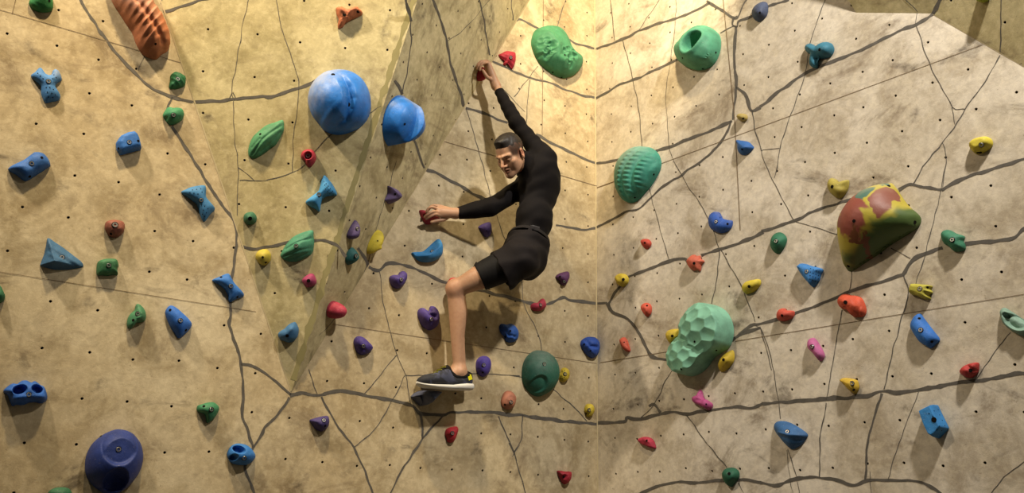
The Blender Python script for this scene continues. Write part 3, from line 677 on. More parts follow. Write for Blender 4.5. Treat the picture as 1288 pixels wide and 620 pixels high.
# ---- left wall between the prow and the corner
hold('red ribbed hold with a split lower end, next to the raised hand', 'L', 'D', '#b92035', .045, [(905, 205), (918, 198), (930, 192), (950, 194), (963, 197), (967, 215), (963, 240), (955, 259), (945, 246), (938, 236), (930, 244), (922, 240), (926, 228), (914, 219)], bolts=[(952, 213)], feats=[('r', 70, 14, .003)], prof='mix')
hold('red hold gripped by the outstretched hand', 'L', 'E', '#a8283c', .045, [(611, 178), (630, 176), (650, 183), (680, 195), (688, 206), (668, 222), (640, 229), (624, 212)], holes=[(630, 193)], feats=[('t', 170, .2)], prof='soft')
hold('small purple hold below the outstretched forearm', 'L', 'E', '#51418f', .05, [(830, 240), (842, 229), (858, 222), (871, 222), (875, 240), (874, 262), (865, 277), (852, 272), (842, 256)], holes=[(862, 252)], hole_r=.004, feats=[('g', [(845, 232), (862, 270)], 5, -.006)])
hold('blue smile-shaped ledge hold right of the yellow one', 'L', 'E', '#2f86c6', .065, [(582, 335), (600, 331), (625, 328), (645, 312), (660, 298), (680, 283), (690, 300), (693, 318), (690, 345), (672, 362), (645, 369), (615, 367), (598, 355)], apex=(665, 345), bolts=[(661, 328)], prof='mix', feats=[('g', [(590, 345), (640, 345), (685, 310)], 6, .006), ('g', [(610, 333), (650, 325), (680, 295)], 9, -.02)], noise_amp=.001)
hold('purple hooked hold just below the crack, left of the knee', 'L', 'E', '#54428c', .055, [(500, 425), (512, 417), (530, 416), (538, 406), (550, 402), (562, 412), (562, 432), (550, 455), (532, 467), (512, 460), (503, 445)], bolts=[(545, 433)], feats=[('g', [(536, 408), (545, 425)], 6, -.01), ('b', 520, 435, 14, .006)])
hold('large purple hold with a deep notch, left of the shin', 'L', 'E', '#5a4797', .065, [(604, 560), (608, 545), (620, 538), (638, 546), (645, 556), (648, 540), (656, 531), (672, 540), (681, 565), (680, 595), (668, 614), (645, 621), (622, 605), (610, 583)], bolts=[(657, 580)], feats=[('g', [(648, 535), (652, 560), (668, 570)], 8, -.022), ('b', 625, 575, 18, .008)], nrad=24)
hold('red hold mostly hidden behind the bent knee', 'L', 'E', '#c23a3e', .04, [(716, 450), (720, 436), (729, 427), (746, 427), (760, 440), (760, 470), (738, 475)])
hold('blue two-lobed hold right of the bare leg', 'L', 'F', '#2457a8', .055, [(908, 5), (915, -8), (932, -4), (950, -8), (966, 5), (976, 28), (970, 55), (948, 62), (932, 56), (926, 40), (913, 25)], holes=[(950, 18), (932, 40)], feats=[('g', [(925, 5), (945, 35), (965, 40)], 6, -.012), ('b', 955, 40, 12, .01)], nrad=22)
hold('purple hold below the long thin panel joint, left of the leg', 'L', 'F', '#4d3c8c', .055, [(367, 62), (372, 45), (385, 38), (402, 44), (415, 56), (437, 80), (426, 98), (402, 108), (384, 102), (374, 85)], bolts=[(405, 75)], feats=[('g', [(375, 70), (420, 95)], 5, -.006)])
hold('purple oval hold with two bolt holes behind the heel', 'L', 'F', '#5443a0', .055, [(821, 150), (824, 128), (838, 114), (858, 112), (871, 126), (873, 148), (866, 176), (850, 189), (834, 183), (824, 168)], bolts=[(852, 145)], holes=[(848, 172)])
hold('slate foothold under the toe of the shoe', 'L', 'F', '#50566f', .15, [(578, 263), (590, 250), (605, 242), (640, 242), (668, 248), (655, 265), (640, 280), (625, 297), (612, 297), (595, 280)], apex=(620, 262), prof='slab', edge=.8, sharp=True, noise_amp=.002, holes=[(606, 268)])
hold('salmon knobbly hold above the main crack', 'L', 'F', '#c07a5c', .05, [(914, 285), (918, 262), (928, 245), (945, 240), (958, 250), (966, 266), (964, 285), (958, 302), (940, 311), (922, 303)], bolts=[(953, 283)], noise_amp=.005, noise_f=34, holes=[(930, 292)])
hold('small red hold below the main crack under the shoe', 'L', 'F', '#b5202f', .045, [(706, 402), (710, 385), (720, 378), (735, 374), (749, 373), (753, 385), (748, 402), (742, 420), (732, 433), (715, 430), (712, 415)], bolts=[(735, 398)], feats=[('b', 722, 410, 8, -.008)])
hold('dark purple hold under the main crack below the prow tip', 'L', 'F', '#463a72', .055, [(204, 350), (220, 343), (242, 337), (268, 334), (274, 350), (272, 370), (258, 388), (242, 391), (224, 380), (212, 364)], bolts=[(258, 350)], holes=[(263, 370)])
def crater(c, Z):
    r2 = np.random.default_rng(5)
    for i in range(46):
        t = r2.random(); x = 100+t*70+r2.normal(0, 16); y = 135+t*75+r2.normal(0, 12)
        if i > 28: x, y = 190+r2.random()*65, 180+r2.random()*75+r2.normal(0, 5)
        rr = c.px(7+7*r2.random()); d = np.linalg.norm(c.U-c.L(x, y, .85), axis=1)/rr
        Z = Z-.0065*np.clip(1-d*d, 0, 1)+.0018*np.exp(-((d-1.15)/.25)**2)
    g = [c.L(*p, .85) for p in ((150, 120), (175, 165), (180, 210), (215, 235))]; d = np.full(len(c.U), 9e9)
    for p, q in zip(g[:-1], g[1:]):
        ab = q-p; t = np.clip(((c.U-p)@ab)/(ab@ab), 0, 1); d = np.minimum(d, np.linalg.norm(c.U-(p+t[:, None]*ab), axis=1))
    return Z+.018*np.exp(-(d/c.px(15))**2)*np.clip(c.hh*2, 0, 1)
hold('big green kidney-shaped hold with a cratered face, left of the corner', 'L', 'G', '#469868', .11, [(82, 165), (86, 135), (98, 112), (125, 101), (155, 99), (182, 108), (202, 130), (215, 158), (222, 182), (238, 200), (262, 210), (269, 236), (256, 266), (232, 284), (200, 291), (168, 280), (140, 262), (112, 236), (94, 205)], apex=(160, 195), holes=[(208, 204), (163, 268), (196, 287)], fn=crater, nrad=44, sub=9, prof='mix', noise_amp=.001, grit=.35)
hold('small purple hold with a bright washer, between climber and corner', 'L', 'H', '#633763', .05, [(172, 425), (180, 414), (195, 407), (217, 404), (219, 425), (213, 443), (205, 456), (192, 450), (186, 438)], bolts=[(206, 440)], holes=[(190, 422)], noise_amp=.004)
hold('crimson two-lobed hold on the crack between climber and corner', 'L', 'H', '#b02f46', .045, [(80, 530), (88, 521), (105, 519), (115, 508), (126, 504), (133, 522), (133, 537), (118, 549), (95, 550), (83, 543)], bolts=[(118, 527)])
def egg(c, Z):
    g = [c.L(*p, .85) for p in ((105, 110), (125, 140), (150, 165), (165, 190))]
    q = c.L(128, 142, .9); d = np.linalg.norm((c.U-q), axis=1)/c.px(40)
    ax = c.L(150, 110, .9)-c.L(110, 175, .9); ax /= np.linalg.norm(ax); t = (c.U-q)@ax
    Z = np.where((t > 0), Z-.0*np.exp(-(t/.05)**2)*sstep(t, 0, .01)*np.exp(-(d/1.0)**2), Z)
    q = c.L(118, 214, .8); d = np.linalg.norm(c.U-q, axis=1)/c.px(33)
    return Z-.017*(1-sstep(d, .72, 1.03))
hold('big dark green egg-shaped dome with a round dish, left of the corner', 'L', 'I', '#2f7560', .11, [(47, 180), (50, 148), (60, 122), (76, 103), (98, 91), (122, 93), (148, 106), (168, 132), (177, 165), (175, 200), (160, 230), (136, 252), (106, 262), (78, 250), (58, 226), (49, 203)], apex=(112, 172), bolts=[(132, 142, 1.1)], fn=egg, nrad=36, sub=8, noise_amp=.0012, chalk=.2, grit=.4)
hold('small yellow perforated hold right of the big dark green egg', 'L', 'I', '#cdb31d', .045, [(184, 188), (190, 172), (194, 160), (205, 154), (215, 162), (220, 182), (214, 200), (204, 208), (190, 206)], bolts=[(209, 178)], dots=[(195, 185), (200, 195), (192, 195), (206, 190), (199, 168), (208, 164)], noise_amp=.004)
hold('small yellow hold touching the main crack near the corner', 'L', 'I', '#d0b81e', .045, [(279, 318), (281, 300), (290, 289), (305, 291), (311, 305), (311, 320), (300, 338), (286, 334), (288, 325)], bolts=[(299, 312)])
hold('royal blue hold beside the corner above the small yellow ones', 'L', 'I', '#2650ac', .06, [(265, 72), (268, 55), (282, 44), (300, 40), (320, 46), (331, 65), (330, 90), (322, 112), (308, 120), (290, 110), (276, 92)], holes=[(303, 92), (280, 68)], feats=[('g', [(290, 50), (300, 75), (325, 78)], 6, -.012), ('b', 305, 98, 10, .01)], nrad=22)
hold('crimson hold at the bottom left of the corner', 'L', 'I', '#ab1f33', .05, [(177, 540), (190, 537), (205, 540), (227, 541), (226, 558), (222, 574), (207, 588), (195, 580), (187, 564)], holes=[(205, 562)], hole_r=.009, feats=[('p', 205, 560, 9, .015)])
# ---- right wall
def jug(c, Z):
    q = c.U-c.L(697, 163, .55); an = math.radians(38); ca, sa = math.cos(an), math.sin(an)
    x = (q[:, 0]*ca+q[:, 1]*sa)/c.px(29); y = (-q[:, 0]*sa+q[:, 1]*ca)/c.px(22)
    d = np.sqrt(x*x+y*y); return Z-.095*(1-sstep(d, .62, 1.02))*np.clip(c.hh*2, 0, 1)+.012*np.exp(-((d-1.2)/.2)**2)
hold('big green jug with a deep oval pocket, upper right of the corner', 'R', 'G', '#55ab84', .16, [(628, 188), (640, 172), (658, 160), (672, 140), (692, 122), (715, 104), (745, 101), (770, 116), (785, 135), (789, 162), (785, 195), (772, 226), (750, 250), (715, 262), (680, 257), (652, 243), (635, 220)], apex=(720, 200), holes=[(768, 195), (720, 255), (645, 215)], fn=jug, nrad=40, sub=8, noise_amp=.001, grit=.3)
hold('dark slate hold at the top edge, right of the ring of cracks', 'R', 'G', '#46506a', .06, [(904, 50), (912, 32), (925, 18), (945, 7), (960, 12), (964, 35), (958, 60), (940, 78), (928, 82), (912, 72)], holes=[(932, 47)], prof='soft', chalk=.3)
hold('tiny tan hold on a fork of the cracks', 'R', 'G', '#b09a4e', .05, [(852, 437), (860, 427), (872, 424), (886, 428), (887, 443), (876, 452), (862, 450)], holes=[(870, 440)])
hold('small blue pointed hold below the tiny tan one', 'R', 'G', '#2a62a6', .05, [(844, 521), (865, 522), (890, 527), (904, 538), (911, 549), (898, 564), (880, 576), (862, 574), (852, 560), (850, 540)], holes=[(866, 554)], prof='soft')
def shell(c, Z):
    a, b = c.L(500, -50, .8), c.L(455, 140, .8); ax = (b-a)/np.linalg.norm(b-a); nx = np.array((-ax[1], ax[0]))
    t = (c.U-a)@ax; s = (c.U-a)@nx; k = np.clip(c.hh*1.6, 0, 1); w = c.px(88)
    sb = s+.25*w*np.sin(np.clip(t/np.linalg.norm(b-a), 0, 1)*math.pi)
    for o in (-.42, .05, .5):
        d = sb-o*w
        Z = Z-.011*np.exp(-(d/(.075*w))**2)*k
        Z = Z+.007*np.exp(-((np.abs(d)-.17*w)/(.08*w))**2)*k*(.6+.5*np.sin(t/c.px(13)*2*math.pi))
    return Z
hold('big teal shell-like hold with stitched grooves, right of the corner', 'R', 'H', '#3a9c88', .12, [(403, 60), (405, 25), (418, -8), (440, -35), (468, -54), (500, -60), (532, -55), (556, -35), (567, -5), (564, 25), (548, 58), (530, 86), (508, 112), (482, 138), (458, 149), (432, 142), (414, 115), (405, 88)], apex=(485, 45), holes=[(538, 42), (468, 128)], fn=shell, nrad=44, sub=9, noise_amp=.0012, chalk=.25, grit=.4)
hold('blue hooked hold with a chalky dip above the crack', 'R', 'H', '#2a58b0', .06, [(747, 215), (752, 196), (765, 183), (783, 184), (792, 198), (797, 207), (815, 212), (832, 216), (828, 240), (812, 255), (790, 261), (765, 254), (752, 240)], bolts=[(769, 218)], holes=[(812, 226)], feats=[('b', 800, 215, 14, -.012)], chalk=.5, cdir=(.5, .8, .2))
hold('tiny red-orange hold right of the corner under the teal shell', 'R', 'H', '#c0412e', .045, [(498, 293), (507, 285), (521, 284), (531, 298), (524, 315), (510, 320), (501, 308)], holes=[(505, 296)], feats=[('t', 120, .3)])
hold('salmon star-cornered hold on the crack right of the corner', 'R', 'H', '#cf6348', .055, [(666, 366), (678, 352), (692, 341), (703, 348), (713, 344), (716, 356), (728, 366), (718, 378), (713, 402), (700, 398), (686, 400), (674, 386)], holes=[(688, 372)], hole_r=.008, prof='mix')
hold('yellow rounded hold where the crack meets the corner', 'R', 'H', '#cdb41c', .05, [(399, 428), (405, 418), (418, 411), (436, 414), (446, 428), (444, 445), (428, 460), (413, 455), (405, 442)], holes=[(425, 432)], hole_r=.009, feats=[('b', 412, 425, 7, -.008)])
hold('yellow lemon-shaped hold above the mint faceted volume', 'R', 'H', '#d3bd1c', .05, [(870, 466), (878, 450), (892, 440), (915, 434), (934, 433), (937, 449), (925, 467), (908, 480), (886, 487), (874, 478)], holes=[(892, 458)], hole_r=.008, feats=[('g', [(885, 475), (925, 450)], 4, -.004)])
hold('small orange-red teardrop hold in line below the tiny red-orange one', 'R', 'H', '#d0523a', .045, [(496, 535), (503, 524), (516, 519), (529, 528), (532, 545), (528, 562), (516, 572), (506, 560), (499, 547)], holes=[(513, 530)], feats=[('g', [(512, 540), (518, 565)], 4, .005)])
def facets(c, Z):
    out = np.zeros(len(c.U)); r2 = np.random.default_rng(11)
    for (x, y, R_, hh) in ((752, 8, 92, .155), (682, 112, 78, .135)):
        q = c.L(x, y, .38); R = c.px(R_); d2 = (((c.U-q)*np.array((.76, 1)))**2).sum(1)/(R*R)
        sph = hh*np.sqrt(np.clip(1-d2*.93, 0, 1))
        best = np.full(len(c.U), 9e9)
        st = .40; pts = []
        for a_ in range(-7, 8):
            for b_ in range(-6, 7):
                x_, y_ = st*(a_+.5*b_)+r2.normal(0, .035), st*.866*b_+r2.normal(0, .035)
                if math.hypot(x_, y_) < 1.9: pts.append((x_, y_))
        p = (c.U-q)*np.array((.76, 1))/R
        for a, b in pts:
            r_ = math.hypot(a, b); k = min(1, .92/max(r_, 1e-6)); a1, b1 = a*k, b*k
            z0 = math.sqrt(1-.93*(a1*a1+b1*b1))
            pl_ = hh*(z0-.93*(a1*(p[:, 0]-a1)+b1*(p[:, 1]-b1))/z0) + 1.0*hh*((p[:, 0]-a)**2+(p[:, 1]-b)**2)
            best = np.minimum(best, pl_)
        out = np.maximum(out, np.where(d2 < 4, best, 0))
    return np.clip(out, 0, None)*np.clip(c.hh*3.2, 0, 1)
hold('mint green double-lobed hold with faceted golf-ball surface', 'R', 'I', '#80c0a2', .15, [(611, 120), (612, 92), (622, 68), (643, 50), (662, 36), (670, 10), (671, -22), (684, -55), (708, -74), (738, -80), (772, -76), (805, -58), (826, -28), (836, 8), (834, 45), (820, 80), (790, 102), (764, 120), (743, 150), (715, 175), (680, 187), (645, 178), (622, 152)], apex=(722, 58), holes=[(690, 58), (770, 90), (640, 160)], fn=facets, nrad=48, sub=10, noise_amp=0, rough=.6, grit=.2)
hold('tiny orange sliver of a hold left of the thick bent crack', 'R', 'I', '#c9543c', .045, [(417, 56), (423, 46), (432, 42), (441, 52), (446, 65), (453, 92), (442, 97), (428, 82)], holes=[(428, 60)], hole_r=.004)
hold('yellow flat-topped hold peeking out left of the mint faceted volume', 'R', 'I', '#c7ab18', .05, [(589, 38), (594, 22), (606, 14), (634, 12), (632, 32), (630, 48), (612, 69), (598, 60)], holes=[(607, 37)], hole_r=.008, feats=[('b', 622, 45, 9, -.01)])
hold('yellow tapered hold tucked under the right side of the mint volume', 'R', 'I', '#cdaf18', .055, [(781, 140), (788, 124), (802, 108), (818, 95), (833, 90), (839, 105), (837, 130), (823, 152), (806, 166), (790, 171), (782, 158)], holes=[(797, 125)], hole_r=.008, prof='soft')
hold('magenta-pink forked hold resting on the thick crack', 'R', 'I', '#b84a86', .05, [(685, 268), (695, 260), (705, 258), (708, 245), (714, 236), (722, 250), (725, 268), (742, 277), (758, 290), (756, 304), (745, 313), (728, 304), (710, 295), (690, 284)], holes=[(733, 290)], hole_r=.004, feats=[('g', [(700, 275), (715, 275), (712, 250)], 7, -.01)])
hold('crimson hold under the thick crack near the corner', 'R', 'I', '#b02a45', .05, [(482, 423), (495, 415), (512, 411), (530, 416), (541, 428), (548, 453), (535, 455), (518, 448), (498, 440)], holes=[(512, 425)], feats=[('g', [(495, 428), (540, 445)], 6, -.008)])
hold('dark green knob at the bottom end of a thin crack', 'R', 'I', '#2a6e52', .06, [(800, 550), (805, 535), (820, 526), (840, 527), (855, 540), (857, 560), (848, 576), (838, 588), (828, 598), (814, 588), (804, 570)], holes=[(818, 548)], hole_r=.008)
hold('teal three-lobed propeller hold above the curved crack', 'R', 'J', '#2b6f86', .055, [(164, 182), (172, 169), (187, 164), (202, 172), (210, 178), (222, 166), (243, 159), (262, 163), (271, 184), (264, 204), (250, 215), (230, 219), (214, 222), (212, 238), (208, 253), (192, 252), (182, 242), (184, 222), (188, 205), (172, 197)], apex=(212, 196), holes=[(215, 184)], hole_r=.008, feats=[('b', 245, 188, 22, .02), ('b', 180, 180, 14, .012), ('b', 197, 240, 14, .01)], prof='mix')
hold('lone yellow oval hold at the upper right', 'R', 'J', '#cdbb1e', .05, [(777, 548), (782, 533), (800, 519), (825, 512), (845, 511), (858, 522), (859, 540), (845, 556), (825, 568), (800, 573), (785, 563)], bolts=[(815, 538)], holes=[(803, 566), (812, 565)], prof='slab', edge=.7, noise_amp=.0008)
hold('yellow-green hold cut off by the top edge on the overhang', 'O2', 'J', '#9aa31e', .05, [(803, -8), (815, -25), (835, -25), (848, -6), (842, 4), (825, 10), (810, 5)])
hold('olive yellow curled hold left of the multicoloured volume', 'R', 'K', '#a99a3a', .055, [(249, 85), (254, 65), (266, 57), (282, 64), (292, 76), (303, 70), (315, 66), (326, 66), (324, 92), (315, 112), (300, 128), (285, 132), (268, 122), (256, 108)], holes=[(262, 88)], hole_r=.009, feats=[('b', 298, 85, 12, -.014)], chalk=.4, cdir=(.2, .9, .1))
def swirl_mat():
    m = NT('swirled_resin'); n = m.noise(7.5, 3, .5, 1.6); n2 = m.noise(5, 3, .55, 2.0, m.scaled(1, 1, 1, (.4, .2, 1.1))); f = m.noise(150, 3, .6)
    sx = m.n('ShaderNodeSeparateXYZ'); m.t.links.new(m.co, sx.inputs[0]); X, Y = sx.outputs[0], sx.outputs[1]
    wob = m.math('MULTIPLY', m.math('SUBTRACT', m.noise(9, 2, .5, .8), .5), .16)
    wob2 = m.math('MULTIPLY', m.math('SUBTRACT', m.noise(12, 2, .5, .8, m.scaled(1, 1, 1, (1, 2, 0))), .5), .16)
    c = rgb('#a89a38')
    # green at lower right and along the left shoulder
    dg = m.math('ADD', m.math('SUBTRACT', m.math('MULTIPLY', X, .55), m.math('MULTIPLY', Y, 1.0)), wob)
    c = m.mix(m.ramp(dg, .035, .10), c, rgb('#485c2e'))
    lg = m.math('ADD', m.math('MULTIPLY', X, -1.0), m.math('ADD', m.math('MULTIPLY', Y, .35), wob2))
    c = m.mix(m.ramp(lg, .135, .16), c, rgb('#6e8a35'))
    # red-brown heart
    def blob(cx, cy, rx, ry, lo, hi, ww):
        a = m.math('DIVIDE', m.math('ADD', m.math('ADD', X, -cx), ww), rx); b = m.math('DIVIDE', m.math('ADD', m.math('ADD', Y, -cy), wob2), ry)
        r = m.math('ADD', m.math('MULTIPLY', a, a), m.math('MULTIPLY', b, b)); return m.ramp(r, hi, lo)
    c = m.mix(blob(-.05, .045, .078, .125, .7, 1.3, wob), c, rgb('#84453a'))
    c = m.mix(blob(.09, .065, .04, .075, .7, 1.1, wob2), c, rgb('#7d4a3c'))
    c = m.mix(blob(.03, .13, .05, .05, .7, 1.2, wob), c, rgb('#46675c'))
    c = m.mix(blob(-.03, -.09, .022, .06, .6, 1.2, wob2), c, rgb('#6d4128'))
    c = m.mix(blob(-.12, -.02, .03, .035, .6, 1.2, wob), c, rgb('#b3a52c'))
    ch = m.math('MULTIPLY', m.ramp(m.math('ADD', Y, wob), .10, .26), .5)
    c = m.mix(ch, c, rgb('#cbbf98'))
    m.bump(f, .3, .002)
    return m.done(c, .5, .35)
def tent(c, Z):
    tips = [c.L(*p, .15) for p in ((470, 84), (578, 220), (322, 385))]
    k = np.zeros(len(c.U))
    for q in tips:
        d = np.linalg.norm(c.U-q, axis=1)/c.px(44); k = np.maximum(k, np.exp(-d*d))
        Z = Z-.0*k
    for q in tips:
        d = np.linalg.norm(c.U-q, axis=1)/c.px(16); Z = Z-.012*np.exp(-d*d*1.6)
    return Z
hold('large cushion-like volume swirled red-brown, yellow and green', 'R', 'K', '#b5a52f', .17, [(468, 78), (485, 76), (502, 95), (522, 125), (548, 160), (578, 186), (592, 204), (590, 228), (572, 248), (530, 275), (485, 302), (440, 336), (400, 362), (358, 390), (335, 403), (318, 396), (310, 370), (304, 325), (299, 280), (298, 240), (306, 205), (325, 175), (352, 140), (385, 112), (430, 90)], apex=(448, 262), holes=[(472, 86), (568, 220), (322, 382), (343, 215)], prof='pillow', fn=tent, nrad=36, sub=8, noise_amp=.0012, mat=swirl_mat(), name='climbing_volume', hole_r=.008)
hold('dark green rounded hold left of the multicoloured volume', 'R', 'K', '#2f7d5c', .055, [(34, 302), (38, 282), (50, 264), (68, 257), (85, 265), (95, 282), (90, 306), (78, 326), (64, 338), (48, 332), (38, 318)], bolts=[(53, 290)], prof='soft')
hold('green notched block right of the multicoloured volume on the crack', 'R', 'K', '#3c8a68', .05, [(669, 268), (682, 252), (702, 250), (725, 262), (755, 273), (752, 292), (758, 306), (757, 322), (738, 330), (715, 328), (700, 312), (680, 300)], bolts=[(707, 285)], prof='mix', feats=[('g', [(735, 285), (760, 315)], 5, -.006)])
hold('blue dotted triangular hold left under the multicoloured volume', 'R', 'K', '#3580c8', .05, [(139, 390), (148, 380), (160, 374), (190, 383), (229, 395), (222, 418), (216, 438), (205, 452), (194, 462), (178, 446), (160, 425)], bolts=[(167, 403)], prof='slab', edge=.7, noise_amp=.001, dots=grid_dots(182, 392, 10, 4, -1, 13, 4, 4))
hold('yellow-green notched block below the multicoloured volume', 'R', 'K', '#b9b030', .045, [(556, 476), (560, 458), (568, 450), (600, 452), (635, 457), (630, 470), (637, 482), (626, 490), (629, 506), (605, 505), (580, 495), (558, 488)], bolts=[(587, 467)], holes=[(615, 462)], prof='slab', edge=.6, noise_amp=.003)
hold('large orange hold with a swirled wing, below the crack', 'R', 'K', '#d5502c', .065, [(287, 520), (292, 502), (305, 490), (322, 487), (338, 492), (358, 494), (375, 504), (388, 532), (390, 555), (380, 570), (360, 573), (345, 572), (330, 556), (318, 545), (300, 541)], holes=[(311, 517)], hole_r=.009, feats=[('g', [(345, 500), (360, 530), (350, 560)], 6, -.012), ('g', [(365, 505), (380, 540), (372, 565)], 5, -.009), ('b', 310, 517, 14, .01)], nrad=26, sub=8)
hold('small red-orange hold left of the large orange one', 'R', 'K', '#cc4f3a', .05, [(61, 576), (64, 558), (72, 545), (88, 540), (98, 548), (122, 550), (121, 570), (108, 580), (90, 587), (70, 587)], holes=[(76, 566)], hole_r=.007)
hold('bright blue oblong hold with two holes, lower right', 'R', 'L', '#2c74cc', .05, [(555, 2), (562, -20), (572, -35), (590, -46), (605, -28), (620, -8), (640, 18), (663, 50), (648, 68), (630, 83), (610, 73), (590, 60), (572, 35), (562, 18)], bolts=[(590, 15)], holes=[(632, 58), (585, -28)], prof='mix', noise_amp=.0008)
hold('pale mint hold with a pocket cut off by the right edge', 'R', 'K', '#8fb5a0', .06, [(888, 560), (894, 543), (906, 538), (930, 552), (960, 572), (985, 588), (1010, 610), (1005, 640), (975, 645), (945, 632), (915, 612), (898, 592)], feats=[('p', 940, 588, 20, .035, 1.6, -40), ('p', 905, 565, 8, .02)], noise_amp=.004, nrad=24)
hold('small pink oblong hold low on the right wall', 'R', 'L', '#c5649c', .045, [(174, 65), (180, 50), (195, 44), (208, 55), (218, 72), (230, 92), (236, 112), (229, 126), (218, 131), (206, 116), (192, 98), (178, 86)], bolts=[(187, 77)])
hold('yellow beaked hold just above the thick crack, lower right', 'R', 'L', '#cda81a', .05, [(292, 203), (302, 195), (318, 193), (340, 196), (356, 202), (362, 215), (363, 232), (352, 252), (338, 246), (325, 234), (308, 216)], bolts=[(335, 213)], holes=[(342, 236)], noise_amp=.004)
hold('blue ridged fin hold low on the right wall', 'R', 'L', '#36689e', .06, [(47, 378), (50, 362), (65, 353), (90, 354), (112, 361), (142, 378), (172, 402), (164, 422), (150, 440), (132, 452), (114, 458), (92, 440), (70, 415), (55, 395)], bolts=[(95, 392)], prof='soft', feats=[('g', [(60, 395), (105, 405), (165, 405)], 5, .006), ('g', [(75, 410), (115, 425), (158, 420)], 5, -.006)], noise_amp=.001)
hold('bright blue rectangular block with a hole, bottom right', 'R', 'L', '#2a86cc', .07, [(603, 318), (628, 305), (655, 292), (676, 336), (698, 380), (680, 400), (660, 419), (640, 408), (622, 370)], apex=(652, 345), holes=[(640, 348)], hole_r=.011, prof='slab', edge=.32, sharp=True, noise_amp=.001, dots=[(622, 325), (640, 315), (655, 310), (660, 330), (670, 350), (680, 370), (660, 372), (650, 385), (668, 388), (636, 335)])
hold('red cleft hold at the far end of the thick crack', 'R', 'L', '#b5302c', .055, [(739, 170), (750, 155), (766, 145), (788, 138), (807, 137), (809, 155), (806, 172), (795, 185), (780, 194), (760, 190), (746, 182)], holes=[(775, 165)], hole_r=.008, feats=[('g', [(765, 150), (785, 165), (808, 158)], 6, -.014), ('g', [(775, 170), (778, 195)], 4, -.008)])
